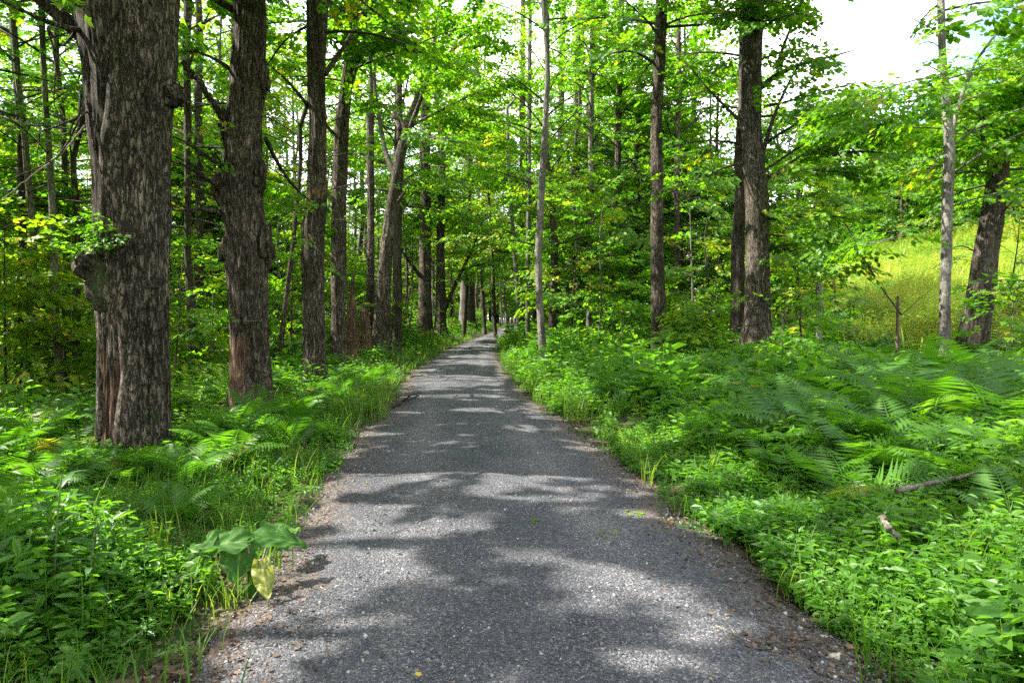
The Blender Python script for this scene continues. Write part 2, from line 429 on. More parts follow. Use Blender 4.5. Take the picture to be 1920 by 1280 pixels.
PG += [(-1.5, 35, 0, 2.2, 2.2, .95), (-2.6, 46, .3, 3.0, 3.5, .95), (-1.0, 60, 0, 3.2, 6, .95), (0.3, 80, 0, 3.5, 9, .97), (-4.2, 38, .8, 2, 4, .8), (-3.6, 56, .8, 2.5, 7, .85), (1.2, 30, .8, 1.2, 2.5, .7), (6, 100, 0, 6, 12, .9)]
g2 = np.random.default_rng(123)
for _ in range(46):
    y_ = 3.6 * (34 / 3.6) ** g2.random(); l_, r_ = road_edges(y_); w_ = g2.uniform(.06, .26) * (1 + y_ / 18)
    PG.append((float(l_ + (r_ - l_) * g2.random()), y_, 0.02, w_, w_ * g2.uniform(.35, .8), .95))
for _ in range(80):
    y_ = 3.2 * (22 / 3.2) ** g2.random(); l_, r_ = road_edges(y_); w_ = g2.uniform(.12, .45) * (1 + y_ / 25)
    x_ = float(r_) + 5.5 * g2.random() ** 1.4 if g2.random() < .62 else float(l_) - 4 * g2.random() ** 1.4
    PG.append((x_, y_, float(ground(x_, y_)) + .3, w_, w_ * g2.uniform(.4, 1), .95))
NMAIN = len(PG)
PG += [(-4.6, 7.3, .9, .5, .55, 1), (-4.6, 7.3, 2.0, .4, .45, 1), (6.1, 17, 4.2, .5, .8, 1), (6.0, 17, 3.0, .4, .8, 1), (.8, 20, 1.0, .6, 1.0, 1), (.9, 20, 3.2, .5, .9, .9), (3.8, 17.8, 5.6, .4, .7, 1),
       (-4.6, 24, 4.0, 1., 1.2, .9), (-4.9, 18.6, 3.0, .5, .6, .8), (-4.0, 10.2, .9, .4, .4, .9), (7.6, 12, 3, .5, .5, .7), (-4.1, 13.6, 4, .4, .5, .6)]
# scattered sun flecks that reach the undergrowth elsewhere in the wood
gg = np.random.default_rng(99)
for _ in range(60):
    y_ = 6 * (60 / 6) ** gg.random(); l_, r_ = road_edges(y_)
    x_ = float(l_) - gg.uniform(.5, 22) if gg.random() < .6 else float(r_) + gg.uniform(.5, 11)
    w_ = gg.uniform(.35, 1.0) * (1 + y_ / 30)
    PG.append((x_, y_, float(ground(x_, y_)) + gg.uniform(0, 3.5), w_, w_ * gg.uniform(.5, 1.2), .9))
for _ in range(70):
    y_ = 3 * (17 / 3) ** gg.random(); l_, r_ = road_edges(y_)
    x_ = float(r_) + gg.uniform(.2, 8) if gg.random() < .6 else float(l_) - gg.uniform(.2, 7)
    w_ = gg.uniform(.2, .55)
    PG.append((x_, y_, float(ground(x_, y_)) + .3, w_, w_ * gg.uniform(.4, 1.1), .9))
for _ in range(170):
    y_ = 17 * (90 / 17) ** gg.random(); l_, r_ = road_edges(y_)
    x_ = float(r_) + gg.uniform(.5, 11) if gg.random() < .55 else float(l_) - gg.uniform(1, 25)
    w_ = gg.uniform(.4, 1.0) * (1 + y_ / 40)
    PG.append((x_, y_, float(ground(x_, y_)) + gg.uniform(1, 11), w_, w_ * gg.uniform(.6, 1.2), .85))
PG = np.array(PG)

def fleck_keep(p):
    keep = np.ones(len(p), bool)
    for (x, y, z, rx, ry, pr) in PG[:NMAIN + 12]:
        c = np.flatnonzero((np.abs(p[:, 1] - y) < ry * 1.3 + .4) & (p[:, 2] > z + .6))
        if not len(c):
            continue
        q = p[c]
        t = (q[:, 2] - z) / SUN[2]
        qx, qy = q[:, 0] - SUN[0] * t, q[:, 1] - SUN[1] * t
        e = ((qx - x) / (rx * .92 + .09)) ** 2 + ((qy - y) / (ry * .85 + .07)) ** 2 + .38 * noise(qx * 5 / (rx + .3), qy * 4 / (ry + .3), 0, 7)
        keep[c] &= ~((e < 1) & (rng.random(len(c)) < min(1, pr * 1.06)))
    return keep

def sun_keep(p, margin=0.22, main=False):
    keep = np.ones(len(p), bool)
    for (x, y, z, rx, ry, pr) in (PG[:0] if main else PG[NMAIN + 12:]):
        margin = .2
        t = (p[:, 2] - z) / SUN[2]
        qx, qy = p[:, 0] - SUN[0] * t, p[:, 1] - SUN[1] * t
        e = ((qx - x) / (rx + margin)) ** 2 + ((qy - y) / (ry + margin)) ** 2
        hit = (e < 1) & (t > .8)
        keep &= ~(hit & (rng.random(len(p)) < pr))
    return keep

# openings in the foliage seen in the photo: px, py, half width, half height, nearest depth, probability
GAPS = [(1640, 70, 95, 100, 0, 1), (1610, 140, 60, 30, 0, 1), (1500, 60, 30, 40, 0, .3), (1345, 225, 45, 60, 8, .85), (1370, 290, 40, 30, 8, .7), (1580, 40, 60, 50, 0, .9),
        (535, 200, 24, 46, 11, .6), (540, 290, 28, 30, 11, .5), (395, 215, 34, 36, 11, .5), 
        (170, 330, 22, 60, 8, .8), (160, 470, 18, 50, 8, .9), (330, 430, 20, 60, 9, .7), (525, 450, 22, 50, 12, .7), (130, 560, 40, 60, 9, .5), (1680, 160, 60, 40, 13, .7),
        (1780, 440, 140, 62, 12.5, .85), (1660, 430, 70, 50, 15.5, .85), (1590, 520, 90, 34, 18, .85), (1700, 540, 100, 44, 12.5, .9), (1860, 470, 70, 70, 14, .8), (1740, 330, 50, 50, 14, .4),
         (380, 520, 30, 60, 11, .4), (960, 610, 60, 30, 0, 1), (930, 560, 50, 40, 0, .6)]
# trunks that must stay readable: px0, px1, py0, py1, depth
CLEAR = [(150, 345, 0, 880, 7.0, .97), (405, 515, 0, 800, 9.9, .9), (560, 622, 0, 730, 13.2, .85), (618, 672, 150, 680, 18.2, .8), (680, 770, 200, 660, 23.4, .8), (745, 860, 60, 330, 23.4, .55),
         (1380, 1450, 60, 660, 16.4, .8), (1215, 1256, 60, 690, 17.3, .85), (1755, 1790, 20, 690, 11.7, .9), (1790, 1895, 300, 660, 13.5, .7), (1000, 1032, 40, 690, 19.4, .75), (775, 845, 430, 630, 34, .75),
         (950, 980, 340, 640, 34, .7), (1095, 1115, 300, 660, 26, .7), (1130, 1155, 380, 660, 27, .6), (1182, 1202, 420, 610, 29, .7), (1050, 1100, 450, 640, 36, .7), (850, 890, 530, 615, 55, .9), (1360, 1400, 350, 640, 17.4, .7)]
HOLES = []

def view_keep(p):
    keep = np.ones(len(p), bool)
    px, py = proj(p)
    d = p[:, 1]
    u = rng.random(len(p))
    for (a, b, rx, ry, dn, pr) in GAPS:
        hit = (d > max(dn, .3)) & (((px - a) / rx) ** 2 + ((py - b) / ry) ** 2 < 1)
        keep &= ~(hit & (u < pr))
    for (a, b, c, e, dn, pr) in CLEAR:
        hit = (d > .3) & (d < dn) & (px > a) & (px < b) & (py > c) & (py < e)
        keep &= ~(hit & (u < pr))
    # nothing hangs right in front of the lens
    keep &= ~((d > -.5) & (d < 5.4) & (p[:, 2] < 6) & (np.abs(p[:, 0]) < 5.5))
    # the drive stays open
    l, r = road_edges(d)
    keep &= ~((p[:, 0] > l - .3) & (p[:, 0] < r + .3) & (p[:, 2] < np.interp(d, [0, 20, 45, 90], [4.6, 3.4, 3.0, 2.6])))
    return keep

# ------------------------------------------------------------------ leaves and sprays
def leaf_fine():
    out = [(0, 0), (.02, .40), (.22, .27), (.50, .54), (.56, .22), (1, 0)]
    v = [(x, y, .16 * y - .18 * x * x) for x, y in out] + [(x, -y, .16 * y - .18 * x * x) for x, y in out[1:5]]
    return np.array(v), [np.array([[0, 5, 4, 3, 2, 1]]), np.array([[0, 6, 7, 8, 9, 5]])]
def leaf_mid():
    v = [(0, 0, 0), (.12, .36, .05), (.58, .44, .02), (1, 0, -.18), (.12, -.36, .05), (.58, -.44, .02)]
    return np.array(v), [np.array([[0, 3, 2, 1], [0, 4, 5, 3]])]
def leaf_low():
    v = [(0, 0, 0), (.45, .46, .05), (1, 0, -.12), (.45, -.46, .05)]
    return np.array(v), [np.array([[0, 3, 2, 1]])]

def make_spray(leaf, n, length, size, seed, flat=.35, width=.42):
    """a flat twig end with n leaves; returns verts, faces, jitter"""
    g = np.random.default_rng(seed)
    tv, tfs = leaf
    V, Fs, J = [], [[] for _ in tfs], [[] for _ in tfs]
    k = 0
    for i in range(n):
        s = (i + .6) / n
        side = 1 if i % 2 else -1
        a = side * g.uniform(.4, 1.2) * (1 - s * .75)
        pos = np.array([length * (s ** .8), side * width * length * g.uniform(.12, 1) * (1 - .55 * s), g.normal(0, .05 * length) - .10 * length * s * s])
        d = np.array([math.cos(a), math.sin(a), g.normal(-.28, .22)])
        B = basis(d[None], np.array([g.normal(0, flat)]))[0]
        V.append(pos + (tv @ B.T) * size * g.uniform(.7, 1.2))
        jj = g.normal(0, .16)
        for q, tf in enumerate(tfs):
            Fs[q].append(tf + k); J[q].append(np.full(len(tf), jj))
        k += len(tv)
    return np.concatenate(V), [np.concatenate(f) for f in Fs], [np.concatenate(j) for j in J]

SPRAYS = {
    'fine': [make_spray(leaf_fine(), 24, .64, .112, 100 + i) for i in range(5)],
    'mid': [make_spray(leaf_mid(), 30, .70, .118, 200 + i) for i in range(5)],
    'low': [make_spray(leaf_low(), 28, .84, .150, 300 + i) for i in range(5)],
    'coarse': [make_spray(leaf_low(), 13, .85, .29, 400 + i) for i in range(4)],
    'hill': [make_spray(leaf_low(), 26, 1.35, .30, 500 + i, .6) for i in range(4)],
}

def put_sprays(mb, pos, dirs, lod=None, mat=0, tone=0.0, carve=True, scale=1.0):
    pos, dirs = np.asarray(pos, float).reshape(-1, 3), np.asarray(dirs, float).reshape(-1, 3)
    if carve and len(pos):
        dn = dirs / (np.linalg.norm(dirs, axis=1)[:, None] + 1e-9)
        k = sun_keep(pos + dn * .38, main=carve == 'main') & view_keep(pos + dn * .2) & (pos[:, 2] > ground(pos[:, 0], pos[:, 1]) + .25)
        pos, dirs = pos[k], dirs[k]
    if not len(pos):
        return
    dist = np.linalg.norm(pos - np.array([0, 0, H]), axis=1)
    seen = (pos[:, 1] > 1) & (np.abs(pos[:, 0]) < .86 * pos[:, 1] + 1) & (pos[:, 2] - H < .52 * pos[:, 1] + .6)
    if carve and lod is None:                       # unseen tops of the deeper wood are thinned on purpose to let sun down
        kk = seen | (rng.random(len(pos)) < np.where((pos[:, 1] > 16) | (pos[:, 0] < -15), .45, 1))
        pos, dirs, dist, seen = pos[kk], dirs[kk], dist[kk], seen[kk]
        if not len(pos):
            return
    lods = np.where(~seen, 'coarse', np.where(dist < 15, 'fine', np.where(dist < 30, 'mid', 'low'))) if lod is None else np.full(len(pos), lod)
    var = rng.integers(0, 100, len(pos))
    rn = np.where(rng.random(len(pos)) < .012, .99, np.clip(rng.normal(.43 + tone, .22, len(pos)), 0, .84))
    B = basis(dirs, rng.normal(0, .22, len(pos)))
    sc = rng.uniform(.8, 1.25, len(pos)) * scale
    for L in np.unique(lods):
        T = SPRAYS[L]
        for q in range(len(T)):
            k = (lods == L) & (var % len(T) == q)
            if k.any():
                v, fs, js = T[q]
                scatter(mb, v, fs, pos[k], B[k], sc[k], mat, rn[k], js)

def rotz(v, a):
    c, s = math.cos(a), math.sin(a)
    return np.array([v[0] * c - v[1] * s, v[0] * s + v[1] * c, v[2]])

def bough(wood, pos, dirs, pts, r0, dens=1.0, start=.2, twig=True, spread=.45, g=None, sag=.12, step=.28, n=4):
    """one limb along pts with side twigs carrying sprays"""
    g = g or rng
    pts = np.asarray(pts, float)
    L = np.linalg.norm(np.diff(pts, axis=0), axis=1).sum()
    q = smooth_path(pts, max(5, int(L / .35)))
    rad = np.linspace(r0, max(.006, r0 * .15), len(q))
    if wood is not None:
        tube(wood, q, rad, n if r0 < .06 else 8, 1 if wood.__dict__.get('split') else 0)
    t = np.gradient(q, axis=0); t /= np.linalg.norm(t, axis=1)[:, None] + 1e-9
    nt = max(2, int(L * (1 - start) / step))
    for i in range(nt):
        s = start + (1 - start) * (i + g.uniform(.2, .8)) / nt
        k = min(int(s * (len(q) - 1)), len(q) - 2)
        base = q[k]
        side = 1 if i % 2 else -1
        tl = max(.35, spread * L * (1.05 - s) * g.uniform(.6, 1.25))
        tl = min(tl, 2.2)
        d = rotz(t[k] * np.array([1, 1, .35]), side * g.uniform(.6, 1.15))
        d[2] += g.normal(.02, .12); d /= np.linalg.norm(d)
        ns = max(1, int(tl / .33 * dens + g.random()))
        end = base + d * tl + np.array([0, 0, -sag * tl * tl * .5])
        if wood is not None and twig:
            tube(wood, np.stack([base, (base + end) / 2 + [0, 0, .04 * tl], end]), [max(.006, rad[k] * .4), .005, .003], 3, 1 if wood.__dict__.get('split') else 0, cap=False)
        for j in range(ns):
            u = (j + g.uniform(.5, 1)) / ns
            p = base + (end - base) * u + np.array([0, 0, .03 * tl])
            pos.append(p); dirs.append(rotz(d, g.normal(0, .55)) + np.array([0, 0, g.normal(-.12, .14)]))
    pos.append(q[-1]); dirs.append(t[-1] * [1, 1, .3])

def grow_crown(mb, axis, zlo, zhi, rad, nl, dens=1.0, g=None, lowdroop=0.0, twig=True, shape='dome', woodn=4):
    """limbs round a trunk axis(h) -> (x, y, r); wood goes to slot 1 of mb, returns spray lists"""
    g = g or rng
    pos, dirs = [], []
    mb.split = True
    a0 = g.uniform(0, 6.28)
    for i in range(nl):
        u = (i + g.random()) / nl
        h = zlo + (zhi - zlo) * u * .93
        x, y, r = axis(h)
        if shape == 'dome':
            reach = rad * (.55 + .45 * math.sin(math.pi * min(1, .15 + u * .8))) * (1 - .55 * u ** 3)
        else:
            reach = rad * (1 - .75 * u)
        reach *= g.uniform(.7, 1.2)
        az = a0 + i * 2.4 + g.normal(0, .35)
        e = .12 + .95 * u + g.normal(0, .12) - lowdroop * (1 - u)
        p = np.array([x, y, h]); pts = [p]
        for k in range(5):
            st = reach / 5
            p = p + st * np.array([math.cos(az) * math.cos(e), math.sin(az) * math.cos(e), math.sin(e)])
            pts.append(p)
            e -= g.uniform(.04, .2); az += g.normal(0, .16)
        bough(mb, pos, dirs, pts, min(r * .4, .012 + .008 * reach), dens, .22, twig, .42, g, n=woodn)
    # leader
    x, y, r = axis(zhi)
    for k in range(10):
        pos.append(np.array([x, y, zhi - .25 * k]) + g.normal(0, .25, 3)); dirs.append(np.array([*g.normal(0, 1, 2), .3]))
    return pos, dirs

# ------------------------------------------------------------------ trunks
def trunk_mesh(mb, C, rad, nseg, lump=.05, furrow=.01, seed=0, flare=.35, mat=0, matfn=None, zflare=None):
    """C: (k,3) axis points bottom to top, rad (k,)"""
    k = len(C)
    a = np.linspace(0, 2 * np.pi, nseg, endpoint=False)
    zb = C[:, 2] - (C[0, 2] if zflare is None else zflare)
    A, Z = np.meshgrid(a, C[:, 2])
    rr = np.repeat(rad[:, None], nseg, 1)
    lob = .5 + .5 * np.cos(A * 5 + 2 * noise(A * 0 + 3, Z * .7, 0, seed) + seed)
    fl = np.exp(-np.maximum(zb, 0)[:, None] / (rad[0] * .9 + .05))
    rr = rr * (1 + flare * fl * (.35 + .9 * lob))
    ca, sa = np.cos(A), np.sin(A)
    rr = rr + lump * rr * 2 * fbm(ca * 1.3, sa * 1.3, Z * 1.1, seed + 3, 2)
    kf = max(2.0, rad.mean() * 26)
    ridg = 1 - 2 * np.abs(noise(ca * kf + .35 * noise(ca * 3, sa * 3, Z * 2, seed), sa * kf, Z * 1.3, seed + 7))
    rr = rr + furrow * ridg + furrow * .5 * noise(ca * kf * 2, sa * kf * 2, Z * 5, seed + 9)
    V = np.stack([C[:, 0][:, None] + rr * ca, C[:, 1][:, None] + rr * sa, Z + 0 * rr], -1)
    i = np.arange(k - 1)[:, None] * nseg; j = np.arange(nseg)[None]; j2 = (j + 1) % nseg
    f = np.stack([i + j, i + j2, i + nseg + j2, i + nseg + j], -1).reshape(-1, 4)
    mb.add(V.reshape(-1, 3), f, mat, .5)
    if matfn is not None:
        fc = V.reshape(-1, 3)[f].mean(1)
        mb.m[-1] = np.where(matfn(fc), 1, mat)
    mb.add(V[-1], [list(range(nseg))], mat, .5)

def lump_mesh(mb, c, r, sc=(1, 1, 1), seed=0, amp=.25, mat=0, n=18, freq=2.2):
    """knobbly burl"""
    th, ph = np.meshgrid(np.linspace(0, 2 * np.pi, 2 * n, endpoint=False), np.linspace(.04, np.pi - .04, n))
    d = np.stack([np.sin(ph) * np.cos(th), np.sin(ph) * np.sin(th), np.cos(ph)], -1)
    rr = r * (1 + amp * fbm(d[..., 0] * freq, d[..., 1] * freq, d[..., 2] * freq, seed, 3))
    V = np.array(c) + d * rr[..., None] * np.array(sc)
    m = 2 * n
    i = np.arange(n - 1)[:, None] * m; j = np.arange(m)[None]; j2 = (j + 1) % m
    f = np.stack([i + j, i + m + j, i + m + j2, i + j2], -1).reshape(-1, 4)
    mb.add(V.reshape(-1, 3), f, mat, .5)
    mb.add(V[0], [list(range(m))], mat, .5); mb.add(V[-1], [list(range(m))[::-1]], mat, .5)

def trace(rows, d, top, lean=0.5, wobble=.15, seed=0, step=.05):
    """rows of (py, left px, right px), top row first -> axis points and radii from below ground to height top"""
    g = np.random.default_rng(seed)
    rows = sorted(rows, key=lambda r: -r[0])
    z = np.array([H - (r[0] - HZ) / F * d for r in rows]); x = np.array([((r[1] + r[2]) / 2 - CX) / F * d for r in rows])
    w = np.array([(r[2] - r[1]) / 2 / F * d for r in rows]) * .94
    gz = float(ground(x[0], d))
    if z[0] > gz - .25:
        z = np.insert(z, 0, gz - .25); x = np.insert(x, 0, x[0]); w = np.insert(w, 0, w[0])
    if top > z[-1] + .5:
        slope = (x[-1] - x[0]) / (z[-1] - z[0] + 1e-6) * lean
        nz = np.linspace(z[-1], top, 8)[1:]
        nx = x[-1] + slope * (nz - z[-1]) + np.cumsum(g.normal(0, wobble, 7))
        nw = np.linspace(w[-1], .05, 8)[1:]
        z, x, w = np.concatenate([z, nz]), np.concatenate([x, nx]), np.concatenate([w, nw])
    vis = H + HZ / F * d + .6
    zz = np.concatenate([np.arange(z[0], min(vis, z[-1]), step), np.arange(min(vis, z[-1]), z[-1] + .3, .4)])
    ph = g.uniform(0, 9)
    yy = d + .08 * noise(zz * .6, ph, 0, seed) * np.interp(zz - z[0], [0, 2], [0, 1])
    return np.stack([np.interp(zz, z, x), yy, zz], 1), np.interp(zz, z, w)

def axis_fn(C, rad):
    return lambda h: (np.interp(h, C[:, 2], C[:, 0]), np.interp(h, C[:, 2], C[:, 1]), np.interp(h, C[:, 2], rad))

TREES = []
LM = [(70, 13.5, 'pale ringed trunk'), (250, 7.3, 'thickest old maple'), (470, 10.2, 'gnarled maple'), (588, 13.6, 'third maple at left'), (636, 18.6, 'forking grey maple'), (715, 24, 'leaning pale maple'), (800, 36, 'stout far maple'),
      (1017, 20, 'slender wavy maple'), (1106, 27, 'thin mottled stem'), (1232, 17.8, 'straight brown maple'), (1418, 17, 'stout two-toned maple'), (1770, 12, 'pale forked maple'), (1820, 13.6, 'dark leaning trunk')]
def where(x, y):
    px = CX + x / max(y, .3) * F
    if y < .5:
        return 'beside the camera'
    a, d, nm = min(LM, key=lambda t: abs(t[0] - px))
    lr = 'right in line with' if abs(a - px) < 14 else ('to the left of' if px < a else 'to the right of')
    dd = 'in front of and' if y < d - 1 else ('far behind and' if y > d * 2 else ('behind and' if y > d + 1 else 'level with and'))
    return f'{dd} {lr} the {nm}'
GOF = {}
def size(v, a, b):
    return 'small' if v < a else ('large' if v > b else 'mid-sized')
def hand_tree(label, rows, d, top, bark=None, crown=None, limbs=(), lean=.5, seed=0, name='maple_tree', furrow=.012, lump=.05, nseg=None, leaf=None, extra=None, flare=.35, matfn=None, tone=0.0, group=None, step=None, capz=None):
    bark = bark or BARK2; leaf = leaf or LEAF
    C, rad = trace(rows, d, top, lean, .15, seed, step or max(.025, d * .003))
    rows_ = sorted(rows, key=lambda r: -r[0])
    x0 = C[0, 0]; gz = float(ground(x0, d))
    root = empty(name, (x0, d, gz), label, 'tree', group)
    nseg = nseg or int(np.clip(160 * 7 / d, 20, 150))
    mb = MB(); trunk_mesh(mb, C, rad, nseg, lump, furrow, seed, flare, 0, matfn, gz)
    tr = mb.build('trunk', [bark, ROTTEN], root, smooth=True)
    if extra:
        extra(root, C, rad)
    pos, dirs = [], []
    cb = MB(); cb.split = True
    if crown:
        zlo, zhi, rd, nl = crown[:4]
        p, q = grow_crown(cb, axis_fn(C, rad), zlo, zhi, rd, nl, crown[4] if len(crown) > 4 else 1.0, np.random.default_rng(seed + 50), twig=d < 22)
        pos += p; dirs += q
    bp, bd = [], []
    for lim in limbs:
        pts = np.array([P(a, b, d + dz) for a, b, dz in lim['pts']])
        lm = MB()
        lp, lq = [], []
        if lim.get('dens', 1) > 0:
            bough(lm, lp, lq, pts, lim['r'], lim.get('dens', 1), lim.get('start', .3), True, lim.get('spread', .45), n=6)
        else:
            q = smooth_path(pts, 24); q[1:-1] += rng.normal(0, lim['r'] * .25, q[1:-1].shape)
            tube(lm, q, np.linspace(lim['r'], lim.get('r1', lim['r'] * .3), 24), 8)
        lo = lm.build('limb', [lim.get('mat', bark)], root, smooth=True)
        bp += lp; bd += lq
    put_sprays(cb, pos, dirs, None, 0, tone)
    put_sprays(cb, bp, bd, None, 0, tone + .05, 'main')
    if cb.n:
        cb.cull(fleck_keep)
        cb.build('crown', [leaf, BARK_DARK], root)
    TREES.append((x0, d, label))
    return root

# ================================================================== the old maples along the left edge
def t1_extra(root, C, rad):
    d = 7.3
    b = MB()
    c = P(205, 500, d); c[1] -= .30
    lump_mesh(b, c, .18, (1.05, .8, .8), 3, .22)
    c = P(225, 540, d); c[1] -= .34
    lump_mesh(b, c, .15, (.9, .6, 1.6), 5, .22)
    b.build('burl', [BARK_MOSS], root, smooth=True)
    k = MB(); c = P(322, 180, d); lump_mesh(k, c, .12, (1.0, .9, 1.0), 8, .4)
    k.build('knob', [BARK], root, smooth=True)
    # long ridges that run down the bole
    r = MB()
    for (pts, w, dep) in (([(290, 330), (286, 400), (292, 470), (300, 540)], .09, .3), ([(250, -20), (262, 120), (248, 260), (236, 360), (240, 470), (262, 580), (272, 700), (262, 800), (258, 880)], .075, .33),
                     ([(300, -20), (306, 150), (300, 300), (303, 450), (300, 600), (304, 760), (306, 890)], .06, .30),
                     ([(222, 590), (212, 680), (216, 780), (205, 890)], .05, .36)):
        q = np.array([P(a, bb, d) for a, bb in pts])
        ra, cx = np.interp(q[:, 2], C[:, 2], rad), np.interp(q[:, 2], C[:, 2], C[:, 0]); q[:, 1] -= np.sqrt(np.maximum(ra ** 2 - (q[:, 0] - cx) ** 2, .01)) - .015
        q = smooth_path(q, 60); q[:, 0] += .015 * noise(q[:, 2] * 3, 1, 0, 7)
        tube(r, q, w * (1 + .35 * noise(q[:, 2] * 1.7, 2, 0, 3)), 14)
    r.build('ridge', [BARK], root, smooth=True)
    # little tuft of leaves growing out of the burl
    s = MB(); n = 26
    p = P(212, 452, d) + rng.normal(0, 1, (n, 3)) * [.13, .10, .12]; p[:, 1] -= .30
    dd = rng.normal(0, 1, (n, 3)) * [1, .7, .3]; dd[:, 1] -= .5
    put_sprays(s, p, dd, 'fine', 0, -.1, carve=False, scale=.42)
    s.build('leaves', [LEAF], root)
BARK_MOSS = bark_mat('mossy_bark', (.014, .012, .008), (.075, .065, .045), (.16, .14, .11), 8, 2.5, .62)

def t1_rot(fc):
    n = fbm(fc[:, 0] * 5, fc[:, 2] * 1.3, fc[:, 1] * 5, 4)
    px, py = proj(fc)
    return (px > 186) & (px < 243 + 16 * n) & (py > 590 + 60 * n) & (fc[:, 1] < 7.3) & (n > -.25)

hand_tree('thickest old maple, nearest the camera, with burl and reddish rot at its foot',
          [(-30, 158, 334), (0, 160, 333), (50, 154, 331), (100, 160, 330), (140, 166, 326), (220, 172, 318), (300, 178, 315), (400, 182, 318), (450, 184, 318), (520, 188, 315), (560, 190, 315),
           (640, 193, 314), (700, 193, 314), (780, 192, 315), (850, 191, 316), (880, 190, 317)], 7.3, 15, BARK, (5.6, 14.5, 5.0, 30, 1.3), [
              dict(pts=[(165, 75, 0), (120, 35, -.1), (60, -20, -.2), (-60, -90, -.3)], r=.10, dens=.7, start=.5),
              dict(pts=[(170, 60, -.2), (120, 62, -.6), (80, 40, -.9), (20, 10, -1.2), (-60, -30, -1.4)], r=.035, dens=.9, start=.3),
              dict(pts=[(166, 205, -.25), (155, 215, -.4), (110, 295, -.6), (60, 320, -.7), (0, 345, -.8)], r=.014, dens=0),
              dict(pts=[(160, 235, -.3), (120, 285, -.5), (60, 330, -.6), (-10, 385, -.8)], r=.012, dens=0, mat=DEADWOOD),
              dict(pts=[(150, 170, -.3), (150, 220, -.4), (100, 240, -.5), (75, 245, -.5), (70, 290, -.5)], r=.016, dens=0),
              dict(pts=[(140, 60, -.4), (115, 95, -.5), (85, 40, -.5), (105, 110, -.5), (100, 190, -.5), (112, 235, -.5)], r=.016, dens=0)],
          seed=1, furrow=.016, lump=.018, nseg=200, extra=t1_extra, flare=.03, matfn=t1_rot)

def t2_extra(root, C, rad):
    d = 10.2
    for (px, py, r, sc, sd, nm) in ((498, 462, .17, (.9, 1, 1.3), 1, 'burl'), (492, 150, .15, (.8, 1, 1.3), 2, 'burl'), (418, 350, .17, (1.0, 1, 1.1), 3, 'burl'), (428, 238, .15, (.9, 1, 1.5), 4, 'burl'), (432, 470, .16, (.9, 1, 1.5), 5, 'burl'), (486, 330, .14, (.8, 1, 1.6), 6, 'burl')):
        b = MB(); c = P(px, py, d); lump_mesh(b, c - [0, .02, 0], r * .9, np.array(sc) * [.9, 1, 1.25], sd, .5); b.build(nm, [BARK_MOSS if sd == 5 else BARK2], root, smooth=True)
def t2_rot(fc):
    n = fbm(fc[:, 0] * 5, fc[:, 2] * 1.5, fc[:, 1] * 5, 14)
    px, py = proj(fc)
    return (px > 428) & (px < 458 + 12 * n) & (py > 618 + 20 * n) & (n > -.2)
hand_tree('gnarled maple second from the camera at left, knobbly bole with bulges and branch stubs',
          [(-30, 440, 498), (0, 438, 498), (50, 440, 498), (100, 438, 495), (130, 431, 499), (160, 433, 500), (200, 426, 492), (240, 420, 490), (300, 423, 490), (340, 415, 490), (380, 413, 491),
           (430, 425, 498), (460, 424, 503), (500, 425, 504), (540, 429, 502), (650, 432, 503), (700, 432, 507), (760, 432, 513), (790, 428, 518)], 10.2, 16, BARK2, (6.5, 15, 4.6, 30, 1.3), [
              dict(pts=[(432, 130, 0), (405, 110, -.3), (375, 92, -.4), (340, 95, -.5)], r=.035, dens=.3, start=.6),
              dict(pts=[(428, 240, 0), (400, 190, -.3), (372, 150, -.5), (340, 115, -.6)], r=.055, dens=0, r1=.035),
              dict(pts=[(420, 315, -.1), (395, 300, -.4), (360, 270, -.7), (325, 255, -1)], r=.04, dens=1.0, start=.3),
              dict(pts=[(415, 355, -.1), (395, 335, -.4), (355, 320, -.7), (330, 300, -.9)], r=.04, dens=.8, start=.3),
              dict(pts=[(418, 400, -.1), (390, 385, -.3), (350, 400, -.5), (325, 395, -.6)], r=.05, dens=.4, start=.4),
              dict(pts=[(440, 20, 0), (410, 0, -.3), (360, -20, -.6), (320, -30, -.8)], r=.06, dens=1.0, start=.3),
              dict(pts=[(495, 600, -.2), (470, 605, -.8), (440, 600, -1.2)], r=.02, dens=1.2, start=.1),
              dict(pts=[(498, 260, 0), (530, 330, 1), (580, 380, 2), (620, 400, 3)], r=.04, dens=1, start=.3)],
          seed=2, furrow=.016, lump=.045, nseg=150, extra=t2_extra, flare=.2, matfn=t2_rot)
hand_tree('straight dark maple third from the camera at left, scarred below its lower limb',
          [(-30, 576, 620), (0, 575, 618), (60, 577, 613), (150, 578, 610), (250, 580, 611), (350, 575, 613), (372, 574, 612), (430, 563, 607), (480, 562, 607), (540, 566, 605), (600, 568, 608), (660, 568, 611), (720, 562, 615), (745, 560, 618)],
          13.6, 17, BARK2, (7, 16, 4.8, 30, 1.3), [
              dict(pts=[(608, 140, 0), (620, 128, .2), (645, 90, .4), (672, 40, .6), (690, 0, .8)], r=.06, dens=.5, start=.5),
              dict(pts=[(578, 200, 0), (555, 165, -.3), (530, 140, -.5), (490, 110, -.7)], r=.04, dens=.8, start=.3),
              dict(pts=[(570, 400, -.2), (545, 385, -.8), (560, 390, -1.2), (620, 395, -1.6)], r=.035, dens=1.4, start=.2),
              dict(pts=[(580, 440, -.3), (590, 460, -.7), (600, 480, -1.0)], r=.02, dens=1.5, start=.1)],
          seed=3, furrow=.018, lump=.05, flare=.2, matfn=lambda fc: (proj(fc)[1] > 345) & (proj(fc)[1] < 372) & (noise(fc[:, 0] * 9, fc[:, 2] * 9, fc[:, 1] * 9) > -.2))
